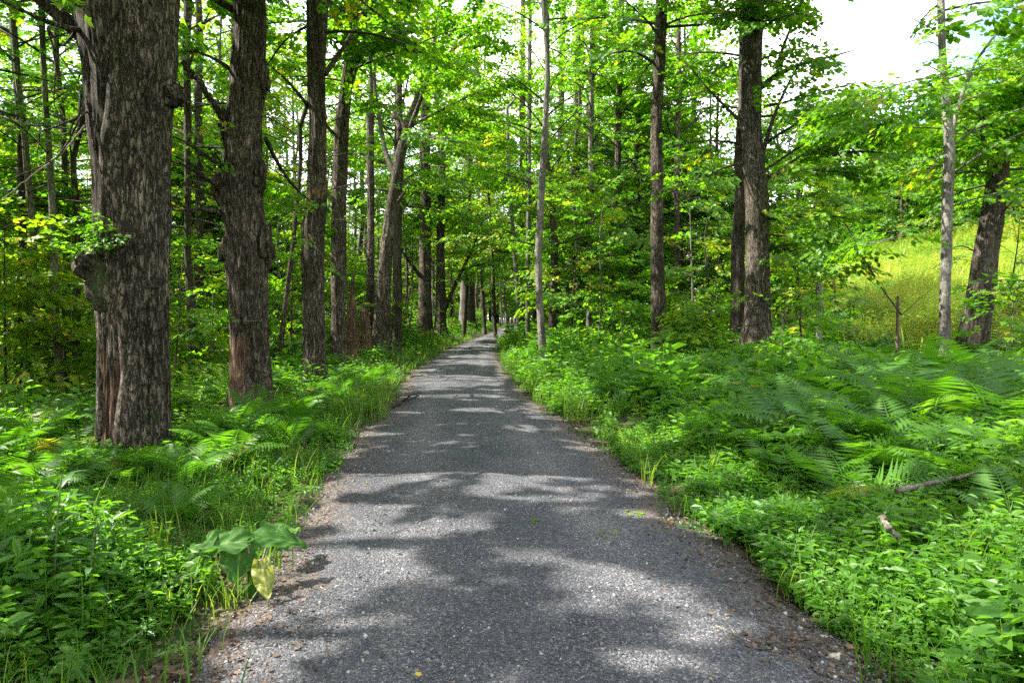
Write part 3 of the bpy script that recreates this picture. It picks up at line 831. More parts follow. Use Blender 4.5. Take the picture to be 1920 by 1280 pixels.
hand_tree('slimmer grey maple fourth in the left row, forking high up',
          [(-30, 652, 672), (0, 650, 670), (100, 647, 666), (160, 639, 660), (240, 627, 655), (350, 621, 650), (450, 621, 649), (550, 621, 649), (650, 620, 650), (690, 617, 656)],
          18.6, 18, BARK, (7.5, 17, 4.5, 28, 1.3), [
              dict(pts=[(655, 160, 0), (670, 110, .2), (700, 70, .3), (730, 20, .5), (745, -20, .6)], r=.11, dens=.6, start=.4),
              dict(pts=[(625, 250, 0), (600, 220, -.5), (560, 190, -1)], r=.05, dens=1, start=.3)],
          seed=4, flare=.15)
hand_tree('leaning pale maple with a dead spike and long limbs over the drive',
          [(235, 749, 769), (260, 748, 768), (300, 738, 760), (350, 730, 754), (420, 719, 744), (480, 711, 737), (560, 701, 733), (640, 698, 733), (670, 696, 735)],
          24, 9.2, BARK, None, [
              dict(pts=[(750, 260, 0), (748, 200, 0), (745, 150, 0), (752, 122, 0)], r=.13, dens=0, r1=.04),
              dict(pts=[(765, 240, 0), (820, 210, 1), (900, 170, 2), (990, 150, 3)], r=.06, dens=1.3, start=.2),
              dict(pts=[(765, 230, 0), (800, 120, 0), (880, 20, 0), (960, -60, 0)], r=.08, dens=1.3, start=.2),
              dict(pts=[(765, 250, 0), (820, 260, -1.5), (880, 270, -2.5)], r=.06, dens=1.3, start=.2),
              dict(pts=[(760, 240, 0), (775, 200, .3), (800, 150, .8), (850, 90, 1.5), (905, 50, 2), (960, 20, 2.5)], r=.13, dens=1.1, start=.35),
              dict(pts=[(764, 250, 0), (785, 200, -.5), (810, 120, -1), (815, 60, -1.2), (830, -20, -1.4)], r=.09, dens=1.0, start=.4),
              dict(pts=[(740, 330, 0), (720, 280, .5), (700, 150, 1), (712, 60, 1.4), (700, -40, 1.6)], r=.10, dens=1.0, start=.5),
              dict(pts=[(745, 380, -.2), (765, 350, -.4), (775, 338, -.5)], r=.05, dens=0)],
          seed=5, flare=.2, lump=.06)
hand_tree('thin grey maple stem with a broken top beside the leaning pale maple',
          [(205, 686, 702), (240, 686, 701), (350, 688, 702), (450, 688, 702), (520, 688, 702), (580, 686, 704), (640, 686, 708), (670, 684, 712)],
          24.6, 8.9, BARK, None, [dict(pts=[(694, 215, 0), (697, 150, .2), (690, 60, .5), (700, -40, .8)], r=.09, dens=1, start=.3), dict(pts=[(695, 560, 0), (670, 570, -.3), (655, 545, -.4)], r=.06, dens=0)], seed=6, flare=.2)
hand_tree('dark straight maple just behind the leaning pale maple', [(0, 742, 756), (300, 738, 754), (500, 737, 753), (640, 734, 754), (665, 730, 758)], 30, 19, BARK_DARK, (6.0, 18.5, 4.8, 34, 1.3), seed=7)
hand_tree('stout dark maple far down the left row with a mossy foot', [(0, 790, 806), (300, 788, 807), (480, 786, 809), (580, 783, 811), (640, 780, 815)], 36, 20, BARK2, (7, 19, 5.2, 38, 1.3), [
    dict(pts=[(790, 520, 0), (760, 480, -1), (735, 440, -2)], r=.12, dens=.8, start=.4)], seed=8, flare=.2)
hand_tree('far maple with a low limb reaching right over the drive', [(300, 822, 836), (480, 818, 834), (590, 815, 837), (636, 811, 841)], 38, 17, BARK, (6.5, 16, 5, 36, 1.3), [
    dict(pts=[(830, 590, 0), (850, 540, -.5), (870, 500, -1), (890, 460, -1.5), (905, 410, -2)], r=.14, dens=.8, start=.35),
    dict(pts=[(868, 505, -1), (900, 495, -1), (940, 488, -1.5), (985, 485, -2)], r=.06, dens=1.0, start=.3)], seed=9, flare=.25)
hand_tree('pale far maple at the left of the bend', [(300, 866, 878), (530, 863, 880), (600, 860, 883), (620, 858, 886)], 62, 20, BARK_PALE, (7, 19, 6, 38, 1.3), seed=10)
hand_tree('brown far maple at the left of the bend', [(300, 876, 888), (530, 876, 890), (600, 874, 892), (618, 872, 894)], 66, 20, BARK2, (7, 19, 6, 38, 1.3), seed=11)

def snag(label, rows, d, mat, seed, jag=.25):
    root = empty('broken_snag', (((rows[0][1] + rows[0][2]) / 2 - CX) / F * d, d, float(ground(((rows[0][1] + rows[0][2]) / 2 - CX) / F * d, d))), label, 'snag')
    ztop = H - (min(r[0] for r in rows) - HZ) / F * d
    C, rad = trace(rows, d, ztop, 0, 0, seed, .06)
    k = C[:, 2] <= ztop + .01; C, rad = C[k], rad[k]
    mb = MB(); trunk_mesh(mb, C, rad, 36, .1, .02, seed, .2)
    V = mb.v[0].reshape(len(C), 36, 3); n = 6
    V[-n:, :, 2] += jag * np.linspace(0, 1, n)[:, None] * fbm(np.cos(np.linspace(0, 6.28, 36)) * 2, np.sin(np.linspace(0, 6.28, 36)) * 2, seed, seed)[None]
    mb.build('trunk', [mat], root, smooth=True)
    return root
snag('tall reddish broken snag beside the slimmer grey maple', [(530, 660, 666), (570, 652, 668), (600, 651, 672), (650, 651, 674), (680, 648, 678)], 21.5, ROTTEN, 1, .5)
snag('short orange-brown broken stump between the snag and the pale maple', [(580, 676, 690), (600, 675, 692), (640, 674, 696), (670, 672, 698)], 22.6, ROTTEN, 2, .12)
snag('dark sawn-off stump right of the leaning pale maple', [(597, 736, 751), (630, 735, 751), (660, 733, 754)], 25.5, BARK2, 3, .03)
snag('pale stub standing in the ferns among dark stems right of the drive', [(582, 1037, 1041), (610, 1033, 1040), (632, 1030, 1040)], 36, ROTTEN, 4, .3)

# ================================================================== right side trees
hand_tree('straight brown maple standing in ferns right of the drive',
          [(-30, 1229, 1251), (40, 1229, 1250), (200, 1222, 1243), (330, 1219, 1242), (450, 1219, 1244), (560, 1220, 1247), (690, 1219, 1249), (715, 1216, 1252)], 17.8, 19, BARK2, (8.2, 18, 4.5, 30, 1.3), [
              dict(pts=[(1242, 50, 0), (1275, 30, -.4), (1330, 22, -.8), (1390, 30, -1.2)], r=.035, dens=1.0, start=.25),
              dict(pts=[(1228, 120, 0), (1190, 90, -.5), (1140, 100, -1), (1090, 130, -1.5)], r=.04, dens=1.2, start=.2)],
          seed=21, lump=.03, flare=.12)
hand_tree('stout two-toned maple on the bank right of the drive, with limbs to the right',
          [(-30, 1392, 1432), (50, 1390, 1430), (140, 1391, 1428), (230, 1393, 1428), (300, 1393, 1433), (350, 1396, 1437), (430, 1398, 1441), (500, 1398, 1443), (580, 1396, 1445), (640, 1388, 1448), (665, 1380, 1455)],
          17, 17, BARK, (8.5, 16.5, 5, 30, 1.3), [
              dict(pts=[(1425, 165, 0), (1455, 132, -.2), (1500, 118, -.5), (1545, 112, -.7), (1600, 95, -1)], r=.085, dens=1.1, start=.3),
              dict(pts=[(1430, 290, 0), (1450, 210, -.3), (1475, 165, -.5), (1495, 120, -.8), (1540, 60, -1.1)], r=.06, dens=.8, start=.35),
              dict(pts=[(1455, 130, -.2), (1475, 60, -.5), (1500, 15, -.6), (1520, -30, -.8)], r=.05, dens=.9, start=.3),
              dict(pts=[(1510, 65, -.6), (1540, 45, -.7), (1572, 26, -.8)], r=.025, dens=0),
              dict(pts=[(1393, 305, 0), (1350, 315, -.4), (1300, 340, -.8), (1240, 360, -1.2), (1180, 390, -1.5)], r=.04, dens=1.0, start=.25, spread=.35),
              dict(pts=[(1436, 330, 0), (1470, 322, -.4), (1515, 318, -.9), (1580, 320, -1.3), (1640, 330, -1.6)], r=.05, dens=1.4, start=.1),
              dict(pts=[(1440, 410, 0), (1490, 405, -.4), (1540, 400, -.9), (1600, 410, -1.3)], r=.055, dens=1.4, start=.1),
              dict(pts=[(1440, 440, 0), (1500, 445, -.6), (1560, 455, -1.0), (1620, 470, -1.5)], r=.03, dens=1.3, start=.15),
              dict(pts=[(1440, 480, -.2), (1480, 480, -.8), (1540, 500, -1.2), (1590, 510, -1.6)], r=.03, dens=1.3, start=.15),
              dict(pts=[(1560, 290, -1), (1600, 282, -1.2), (1650, 283, -1.4), (1680, 290, -1.6)], r=.05, dens=1.2, start=.2),
              dict(pts=[(1433, 200, 0), (1490, 190, -.4), (1560, 165, -.8), (1625, 150, -1.2)], r=.035, dens=1.4, start=.2),
              dict(pts=[(1433, 320, 0), (1520, 260, -.4), (1620, 225, -.8), (1720, 215, -1.2)], r=.035, dens=1.5, start=.2),
              dict(pts=[(1433, 270, 0), (1500, 225, -.6), (1580, 195, -1.2), (1680, 190, -1.8)], r=.04, dens=1.4, start=.15),
              dict(pts=[(1433, 345, 0), (1500, 290, .6), (1600, 255, 1.2), (1700, 250, 1.8)], r=.04, dens=1.4, start=.15),
              dict(pts=[(1400, 240, 0), (1360, 200, .5), (1320, 160, 1), (1280, 110, 1.5)], r=.05, dens=1.0, start=.3)],
          seed=22, lump=.04, flare=.2)
hand_tree('dark maple tucked behind the left side of the stout two-toned maple', [(300, 1376, 1396), (350, 1377, 1397), (450, 1372, 1397), (560, 1369, 1396), (640, 1366, 1398), (660, 1364, 1400)], 18.2, 15, BARK_DARK, (6, 14.5, 4, 16), seed=23)
hand_tree('slender smooth pale maple forking above head height at the right',
          [(-30, 1757, 1770), (0, 1758, 1771), (100, 1759, 1772), (200, 1762, 1777), (260, 1765, 1784), (290, 1766, 1786), (360, 1764, 1784), (450, 1763, 1782), (560, 1761, 1781), (690, 1760, 1781), (715, 1758, 1784)],
          12, 9.5, BARK_PALE, (6.8, 9.3, 2.4, 9, .9), [
              dict(pts=[(1780, 280, 0), (1790, 215, .1), (1812, 150, .2), (1840, 95, .4), (1872, 55, .5), (1930, 10, .7)], r=.045, dens=1.0, start=.4),
              dict(pts=[(1784, 275, 0), (1808, 248, -.1), (1850, 222, -.3), (1905, 207, -.5), (1960, 190, -.7)], r=.03, dens=1.1, start=.3),
              dict(pts=[(1783, 330, 0), (1815, 300, -.2), (1860, 270, -.4), (1920, 245, -.6), (1980, 225, -.9)], r=.022, dens=1.1, start=.3),
              dict(pts=[(1783, 388, 0), (1830, 368, -.2), (1880, 358, -.4), (1940, 352, -.6)], r=.02, dens=.9, start=.3),
              dict(pts=[(1763, 135, 0), (1745, 125, -.2), (1728, 118, -.3), (1700, 130, -.4)], r=.012, dens=0),
              dict(pts=[(1763, 140, 0), (1720, 150, -.4), (1670, 160, -.8), (1620, 185, -1.2), (1580, 205, -1.5)], r=.016, dens=1.3, start=.25),
              dict(pts=[(1763, 170, 0), (1720, 165, -.5), (1660, 180, -1.0), (1600, 200, -1.4)], r=.014, dens=2.0, start=.2),
              dict(pts=[(1764, 220, 0), (1710, 215, -.5), (1650, 225, -.9), (1570, 250, -1.3)], r=.014, dens=2.0, start=.2),
              dict(pts=[(1763, 90, 0), (1740, 70, -.5), (1715, 90, -.9)], r=.010, dens=1.6, start=.3),
              dict(pts=[(1785, 250, 0), (1830, 250, .5), (1900, 290, 1)], r=.016, dens=2.0, start=.2),
              dict(pts=[(1785, 200, 0), (1850, 170, .6), (1930, 180, 1.2)], r=.016, dens=2.0, start=.2),
              dict(pts=[(1765, 285, 0), (1750, 310, -.3), (1725, 345, -.6), (1705, 370, -.8)], r=.010, dens=0),
              dict(pts=[(1760, 60, 0), (1730, 45, -.3), (1710, 35, -.6)], r=.014, dens=1.0, start=.3),
              dict(pts=[(1772, 150, 0), (1800, 140, -.3), (1850, 125, -.6), (1910, 130, -1)], r=.016, dens=1.1, start=.2),
              dict(pts=[(1768, 40, 0), (1810, 20, -.2), (1870, 5, -.6), (1930, 20, -1)], r=.02, dens=1.2, start=.2),
              dict(pts=[(1763, 400, 0), (1720, 430, -.3), (1670, 450, -.6), (1620, 460, -.9)], r=.010, dens=.7, start=.3)],
          seed=24, furrow=.003, lump=.025, flare=.12)
hand_tree('dark leaning trunk with shaggy bark at the far right, its top hidden in leaves',
          [(300, 1855, 1891), (340, 1852, 1889), (400, 1843, 1880), (470, 1830, 1871), (540, 1814, 1860), (600, 1803, 1850), (650, 1794, 1848), (675, 1788, 1852)], 13.6, 5.6, BARK_DARK, (4.2, 5.5, 2.4, 12), [
              dict(pts=[(1860, 430, -.3), (1890, 380, -.6), (1920, 360, -1)], r=.03, dens=1.1, start=.2),
              dict(pts=[(1840, 560, -.3), (1870, 540, -.7), (1910, 530, -1.2)], r=.02, dens=1.4, start=.1),
              dict(pts=[(1825, 470, -.2), (1800, 455, -.6), (1780, 470, -.9)], r=.015, dens=1.2, start=.1)],
          seed=25, furrow=.02, lump=.05, flare=.2)
hand_tree('slender wavy maple at the right edge of the drive, lit along its foot',
          [(-30, 1012, 1023), (0, 1014, 1025), (100, 1021, 1031), (150, 1022, 1032), (250, 1016, 1028), (330, 1010, 1023), (420, 1006, 1019), (480, 1002, 1016), (560, 1005, 1018), (620, 1008, 1023), (690, 1011, 1028), (705, 1009, 1030)],
          20, 16, BARK_PALE, (9, 15.5, 3.2, 16), seed=26, furrow=.006, lump=.05, flare=.12)
hand_tree('very thin birch-pale stem leaning left at the inside of the bend', [(200, 948, 954), (340, 951, 958), (450, 960, 967), (560, 967, 975), (640, 972, 981), (655, 971, 982)], 34, 13, BARK_PALE, (7, 12.5, 2.6, 12), seed=27, furrow=.004)
hand_tree('thin dark stem left of the slender wavy maple', [(0, 990, 998), (300, 988, 996), (500, 986, 994), (600, 985, 994), (660, 986, 996)], 29, 15, BARK_PALE, (7.5, 14.5, 3, 14), seed=28, furrow=.004)
for (lab, rows, d, top, mt, sd) in (
        ('thin mottled stem standing alone between the wavy and the brown maple', [(0, 1106, 1116), (280, 1103, 1113), (450, 1102, 1115), (560, 1100, 1114), (660, 1098, 1110), (668, 1097, 1111)], 27, 16, BARK_PALE, 31),
        ('grey stem with a crooked foot left of the brown maple', [(0, 1160, 1170), (300, 1152, 1164), (480, 1142, 1156), (560, 1136, 1148), (620, 1131, 1143), (660, 1132, 1146)], 27.5, 16, BARK, 32),
        ('pale stem just behind the crooked grey stem', [(0, 1150, 1164), (400, 1150, 1165), (560, 1148, 1162), (600, 1146, 1164)], 35, 17, BARK_PALE, 33),
        ('lit brown stem close left of the brown maple', [(0, 1196, 1208), (430, 1187, 1200), (560, 1184, 1199), (615, 1182, 1200)], 30, 16, BARK2, 34),
        ('thin upright stem right of the brown maple', [(0, 1268, 1276), (150, 1268, 1277), (400, 1264, 1274), (560, 1260, 1271), (600, 1258, 1274)], 25, 15, BARK, 35),
        ('dark trunk leaning slightly in the cluster beyond the wavy maple', [(0, 1080, 1098), (450, 1066, 1084), (560, 1060, 1078), (635, 1052, 1072)], 37, 18, BARK_DARK, 36),
        ('dark trunk leaning right, second in the cluster beyond the wavy maple', [(0, 1110, 1124), (450, 1086, 1100), (560, 1078, 1093), (628, 1072, 1088)], 40, 18, BARK_DARK, 37),
        ('slim dark trunk at the left of the cluster beyond the wavy maple', [(0, 1050, 1062), (450, 1042, 1054), (560, 1040, 1053), (628, 1036, 1052)], 41, 18, BARK2, 38),
        ('far grey trunk where the drive disappears', [(0, 975, 986), (450, 974, 984), (560, 974, 985), (640, 972, 988)], 45, 18, BARK_DARK, 39),
        ('far right-hand trunk half hidden behind the thin upright stem', [(0, 1300, 1310), (400, 1290, 1302), (600, 1286, 1300)], 33, 16, BARK2, 40)):
    hand_tree(lab, rows, d, top, mt, (3.2, top - .5, 3.4, 34, 1.2), seed=sd, flare=.15, furrow=.006)

# ================================================================== thin trunks in the wood behind the left row
for (lab, rows, d, top, mt, sd) in (
        ('slim dark trunk at the far left edge', [(0, 18, 30), (200, 30, 40), (450, 33, 46), (600, 28, 42), (740, 26, 42)], 14.5, 13, BARK_DARK, 41),
        ('slim grey trunk leaning left near the left edge', [(0, 20, 32), (200, 36, 46), (430, 52, 64), (600, 60, 72), (740, 70, 84)], 13.8, 13, BARK_PALE, 42),
        ('pale ringed trunk between the left edge and the thickest maple', [(0, 72, 82), (200, 80, 90), (400, 92, 104), (560, 98, 112), (700, 104, 118), (750, 106, 122)], 13.2, 14, BARK_PALE, 43),
        ('dark double trunk close left of the thickest maple', [(300, 135, 145), (430, 138, 150), (560, 136, 151), (700, 136, 154), (740, 134, 156)], 15, 12, BARK_DARK, 44),
        ('shadowed trunk left of the thickest maple', [(300, 116, 126), (560, 118, 132), (720, 118, 136)], 16.5, 13, BARK_DARK, 45),
        ('dark crooked trunk seen between the two nearest old maples', [(0, 344, 360), (350, 344, 356), (480, 346, 358), (560, 350, 366), (640, 354, 376), (700, 356, 380)], 18, 14, BARK_DARK, 46),
        ('straight dark trunk touching the gnarled maple on its left', [(0, 366, 378), (380, 366, 382), (560, 364, 382), (690, 362, 382)], 21, 16, BARK2, 47),
        ('thin leaning stem between the gnarled and the third maple', [(300, 560, 568), (450, 548, 556), (600, 528, 537), (690, 516, 526)], 17, 11, BARK2, 48)):
    hand_tree(lab, rows, d, top, mt, (3.6, top - .5, 3.2, 24, 1.0), seed=sd, flare=.15, furrow=.005, tone=.15)

def wood_tree(x, y, top, r, zlo, rad, nl, mt, label, group, seed, leaf, dens=1.0, tone=0.0, name='woodland_tree'):
    g = np.random.default_rng(seed)
    gz = float(ground(x, y))
    root = empty(name, (x, y, gz), label + ' ' + where(x, y), 'tree', group)
    zz = np.arange(gz - .2, gz + top, .35)
    C = np.stack([x + .25 * noise(zz * .25, seed, 0, 1) + (zz - gz) * g.normal(0, .018), y + .25 * noise(zz * .25, seed, 3, 2) + (zz - gz) * g.normal(0, .018), zz], 1)
    rad_ = np.interp(zz - gz, [0, .5, top], [r * 1.25, r, .03])
    mb = MB(); trunk_mesh(mb, C, rad_, 14, .05, .006, seed, .2); mb.build('trunk', [mt], root, smooth=True)
    cb = MB(); p, q = grow_crown(cb, axis_fn(C, rad_), gz + zlo, gz + top, rad, nl, dens, g, twig=False)
    put_sprays(cb, p, q, None, 0, tone)
    if cb.n:
        cb.cull(fleck_keep)
        cb.build('crown', [leaf, BARK_DARK], root)
    TREES.append((x, y, label))

# wood on the left: individuals near enough to shade the drive
g = np.random.default_rng(5)
spots = [(-4.4, 2.8), (-4.6, -1.5), (-4.8, -6), (-6.6, .6), (-8.4, 3.6), (-9.5, -2.5), (-11, 1), (-12.5, 5.2), (-13.5, 9), (-7.4, -5)]  # all out of view, most of them added to shade the near drive
tries = 0
while len(spots) < 56 and tries < 4000:
    tries += 1
    x, y = g.uniform(-30, -6.5), g.uniform(-9, 62)
    pxl = 960 + x / max(y, .1) * F
    if y > 0 and y < 12 and -60 < pxl:
        continue
    if any((x - a) ** 2 + (y - b) ** 2 < 8.5 for a, b in spots) or any((x - a) ** 2 + (y - b) ** 2 < 5 for a, b, _ in TREES):
        continue
    if y > 2 and any(abs(pxl - c) < 26 for c in (35, 70, 105, 145, 360, 375)) and y < 22:
        continue
    spots.append((x, y))
for i, (x, y) in enumerate(spots):
    wood_tree(x, y, g.uniform(13, 18), g.uniform(.07, .16), g.uniform(3.2, 6.5), g.uniform(2.8, 3.8), 24, [BARK_DARK, BARK2, BARK_PALE][i % 3],
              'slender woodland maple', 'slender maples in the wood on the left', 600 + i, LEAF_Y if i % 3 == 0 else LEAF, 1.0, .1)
ks, tries = [], 0
while len(ks) < 46 and tries < 5000:
    tries += 1
    y = g.uniform(26, 80); x = -g.uniform(11, 50)
    if any((x - a) ** 2 + (y - b) ** 2 < 10 for a, b in ks) or any((x - a) ** 2 + (y - b) ** 2 < 6 for a, b, _ in TREES):
        continue
    if not -100 < 960 + x / y * F < 800:
        continue
    ks.append((x, y))
for i, (x, y) in enumerate(ks):
    wood_tree(x, y, g.uniform(11, 18), g.uniform(.07, .15), g.uniform(1.5, 4.0), g.uniform(3.2, 4.6), 30, [BARK_DARK, BARK2, BARK_PALE][i % 3],
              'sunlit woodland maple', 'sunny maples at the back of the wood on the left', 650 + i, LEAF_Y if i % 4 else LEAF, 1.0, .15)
for i, (px, y, top) in enumerate(((905, 56, 22), (922, 46, 20), (952, 72, 25), (885, 64, 23), (1350, 28, 11), (440, 30, 14), (280, 30, 14), (985, 60, 22), (940, 88, 26), (872, 47, 20), (500, 34, 17), (545, 38, 18), (410, 40, 17), (530, 48, 20), (330, 36, 16), (1010, 44, 19), (660, 50, 21), (450, 52, 20), (1330, 34, 13), (1460, 30, 10), (1500, 27, 8.5))):
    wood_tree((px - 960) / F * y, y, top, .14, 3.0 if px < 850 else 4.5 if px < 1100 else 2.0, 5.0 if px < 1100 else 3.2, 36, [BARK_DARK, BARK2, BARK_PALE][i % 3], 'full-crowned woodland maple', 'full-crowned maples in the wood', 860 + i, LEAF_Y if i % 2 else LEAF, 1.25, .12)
# right of the drive: the belt of wood between the drive and the field, deeper in
rs = []
tries = 0
while len(rs) < 34 and tries < 4000:
    tries += 1
    y = g.uniform(24, 95); l, r = road_edges(y)
    x = float(r) + g.uniform(1.8, 12)
    if any((x - a) ** 2 + (y - b) ** 2 < 9 for a, b in rs) or any((x - a) ** 2 + (y - b) ** 2 < 3 for a, b, _ in TREES):
        continue
    if 960 + x / y * F > 1340:
        continue
    rs.append((x, y))
for i, (x, y) in enumerate(rs):
    wood_tree(x, y, g.uniform(13, 18), g.uniform(.09, .18), g.uniform(1.8, 4.5), g.uniform(3, 4.4), 34, [BARK_DARK, BARK2, BARK_PALE][i % 3],
              'maple in the dense belt', 'maples in the belt of wood on the right', 700 + i, LEAF_Y if i % 3 == 0 else LEAF, 1.0, .12)  # yellower leaves and raised tone put the lit glow into the colour
ls = []
tries = 0
while len(ls) < 36 and tries < 4000:
    tries += 1
    y = g.uniform(40, 130); l, r = road_edges(y)
    x = float(l) - g.uniform(2.0, 16)
    if any((x - a) ** 2 + (y - b) ** 2 < 12 for a, b in ls) or any((x - a) ** 2 + (y - b) ** 2 < 5 for a, b, _ in TREES):
        continue
    ls.append((x, y))
for i, (x, y) in enumerate(ls):
    wood_tree(x, y, g.uniform(14, 20), g.uniform(.12, .22), g.uniform(2, 4.5), g.uniform(3.6, 5), 32, [BARK_DARK, BARK2, BARK_PALE][i % 3],
              'far roadside maple', 'far maples left of the bend', 800 + i, LEAF_Y if i % 2 else LEAF, 1.0, .1)

# ================================================================== saplings and low leafy boughs
def sapling(x, y, hgt, rad, label, group, seed, leaf=None, dens=1.2, tone=0.0, nl=14, zlo=.25, carve=True):
    g = np.random.default_rng(seed)
    gz = float(ground(x, y))
    root = empty('maple_sapling', (x, y, gz), label, 'sapling', group)
    zz = np.linspace(gz - .1, gz + hgt, 14)
    C = np.stack([x + .12 * hgt * .3 * noise(zz * .5, seed, 0, 1), y + .12 * hgt * .3 * noise(zz * .5, seed, 5, 2), zz], 1)
    r_ = np.linspace(.012 + .006 * hgt, .006, 14)
    mb = MB(); tube(mb, C, r_, 7); mb.build('trunk', [BARK_PALE if seed % 2 else BARK_DARK], root, smooth=True)
    cb = MB(); p, q = grow_crown(cb, axis_fn(C, r_), gz + hgt * zlo, gz + hgt, rad, nl, dens, g, .1, twig=y < 20, shape='cone')
    put_sprays(cb, p, q, None, 0, tone)
    if cb.n:
        cb.cull(fleck_keep)
        cb.build('crown', [leaf or LEAF, BARK_DARK], root)
SAP = [  # px of the middle, depth, height, radius
    (1075, 23, 6.5, 2.2), (1130, 21, 5.5, 2.0), (1175, 24, 6.5, 2.2), (1290, 20, 5.5, 2.0), (1330, 22, 6.0, 2.1), (1210, 26, 7, 2.3), (1035, 30, 7, 2.2), (1260, 29, 7.5, 2.4), (1100, 34, 8, 2.6), (1340, 27, 6.5, 2.3),
    (1000, 38, 7, 2.2), (1150, 40, 9, 2.8), (1500, 19, 4.0, 1.8), (1475, 24, 5.5, 2.0), (1560, 22, 4.0, 1.8), (1900, 12, 1.5, .8), (1325, 16, 1.5, .8), (1165, 19, 1.5, .8), (1120, 22, 2.0, 1.1), (1470, 13, 1.3, .8), (1300, 35, 8, 2.8), (1230, 45, 10, 3.2), (1400, 30, 6.5, 2.6), (1330, 42, 8, 3),
    (330, 14, 2.4, 1.1), (395, 16, 3.2, 1.3), (545, 18, 4.0, 1.4), (520, 22, 5, 1.7), (600, 24, 5.5, 1.8), (360, 24, 4, 1.6), (60, 16, 4.2, 1.6), (150, 19, 4.5, 1.7), (10, 12.5, 3.6, 1.3), (250, 22, 5, 1.8), (100, 23, 5.5, 2),
    (660, 30, 7, 2.2), (770, 40, 8, 2.6), (720, 35, 7, 2.4), (850, 52, 8, 2.8), (860, 70, 9, 3), (640, 38, 8, 2.6), (560, 30, 6.5, 2.2), (450, 28, 5.5, 2.0), (900, 80, 9, 3.0), (800, 48, 8, 2.6), (700, 45, 9, 3), (760, 60, 10, 3.2), (820, 66, 10, 3.2), (600, 45, 9, 3), (880, 95, 10, 3.4), (920, 105, 9, 3.4), (940, 112, 7, 3.4), (960, 118, 7, 3.4), (985, 100, 8, 3.2), (905, 118, 6, 3), (20, 20, 6, 2), (-20, 15, 5, 1.8), (30, 27, 6, 2.2), (90, 18, 3.4, 1.5), (140, 26, 6, 2.2), (170, 33, 7, 2.4), (345, 19, 3.6, 1.5), (385, 30, 6.5, 2.2), (525, 25, 5, 1.9), (545, 33, 7, 2.4), (610, 30, 6, 2.0), (655, 26, 4.5, 1.7), (765, 33, 6, 2.0), (400, 21, 3, 1.4), (50, 13, 2.4, 1.1), (120, 14.5, 2.6, 1.2), (1850, 25, 5, 1.8), (1900, 18, 3.2, 1.4), (200, 30, 6, 2.2), (320, 32, 6, 2.2)]
for i, (px, d, h, rd) in enumerate(SAP):
    side = 'right of the drive' if px > 960 else 'left of the drive'
    lab = f'{size(h, 2.6, 5.6) if h < 9 else "tall"} {"full" if rd > 2.1 else "slim"} sapling ' + where((px - 960) / F * d, d)
    sapling((px - 960) / F * d, d, h, rd, lab, GOF.setdefault(lab, f'maple saplings {side}'), 900 + i, LEAF_Y if (px < 200 or i % 4 == 0) else LEAF, 1.25, .1 if px < 900 else 0.0, 16)

# ================================================================== copies: bushes in the wood, hillside and valley trees
def archetype_tree(name, seed, top, r, zlo, rad, nl, lod, leaf, dens):
    g = np.random.default_rng(seed)
    root = empty(name, (0, 0, 0))
    zz = np.linspace(-.3, top, 16)
    C = np.stack([.2 * noise(zz * .3, seed), .2 * noise(zz * .3, seed + 9), zz], 1)
    rr = np.linspace(r, .03, 16)
    mb = MB(); trunk_mesh(mb, C, rr, 9, .05, 0, seed, .2); mb.build('trunk', [BARK_DARK], root, smooth=True)
    cb = MB(); p, q = grow_crown(cb, axis_fn(C, rr), zlo, top, rad, nl, dens, g, twig=False)
    put_sprays(cb, p, q, lod, 0, 0, carve=False); cb.build('crown', [leaf, BARK_DARK], root)
    return root
def place(root, used, x, y, rot, sc, label, cat, group):
    if not used:
        r = root
    else:
        r = root.copy(); COL.objects.link(r)
        for ch in root.children:
            c = ch.copy(); COL.objects.link(c); c.parent = r
    r.location = (x, y, float(ground(x, y))); r.rotation_euler = (0, 0, rot); r.scale = (sc, sc, sc)
    tag(r, label, cat, group)

arch = [archetype_tree('hillside_tree', 40 + i, 11, .2, 1.5, 4.0, 20, 'hill', LEAF_HILL if i % 2 else LEAF_Y, .45) for i in range(4)]
used = set()
g = np.random.default_rng(77)
n = 0
while n < 170:
    y = 36 * (230 / 36) ** g.random(); l, r = road_edges(min(y, 170))
    off = 39 + 85 * g.random() ** 1.5
    x = float(r) + off
    if not (1180 < 960 + x / y * F < 2150):
        continue
    k = n % 4
    place(arch[k], k in used, x, y, g.uniform(0, 6.28), g.uniform(.8, 1.35), 'round-crowned tree on the wooded hillside above the meadow', 'tree', 'trees on the wooded hillside'); used.add(k); n += 1
arch = [archetype_tree('valley_tree', 60 + i, 13, .2, 2.5, 4.2, 22, 'hill', LEAF_Y if i else LEAF, .6) for i in range(3)]
used = set(); n = 0
while n < 92:
    x, y = g.uniform(-120, 90), g.uniform(58, 220)
    if n >= 70:
        y = g.uniform(126, 180); x = (g.uniform(800, 1010) - 960) / F * y
    l, r = road_edges(min(y, 170))
    if n < 70 and (l - 14 < x < r + (12 if y < 95 else -20)) and y < 135:
        continue
    if n < 70 and r + 12 <= x < r + 60:
        continue
    px = 960 + x / y * F
    if not (-250 < px < 1250) or (px < 600 and x > -38):
        continue
    k = n % 3
    place(arch[k], k in used, x, y, g.uniform(0, 6.28), g.uniform(.7, 1.2), 'distant tree glimpsed through the trunks beyond the wood', 'tree', 'distant trees beyond the wood'); used.add(k); n += 1

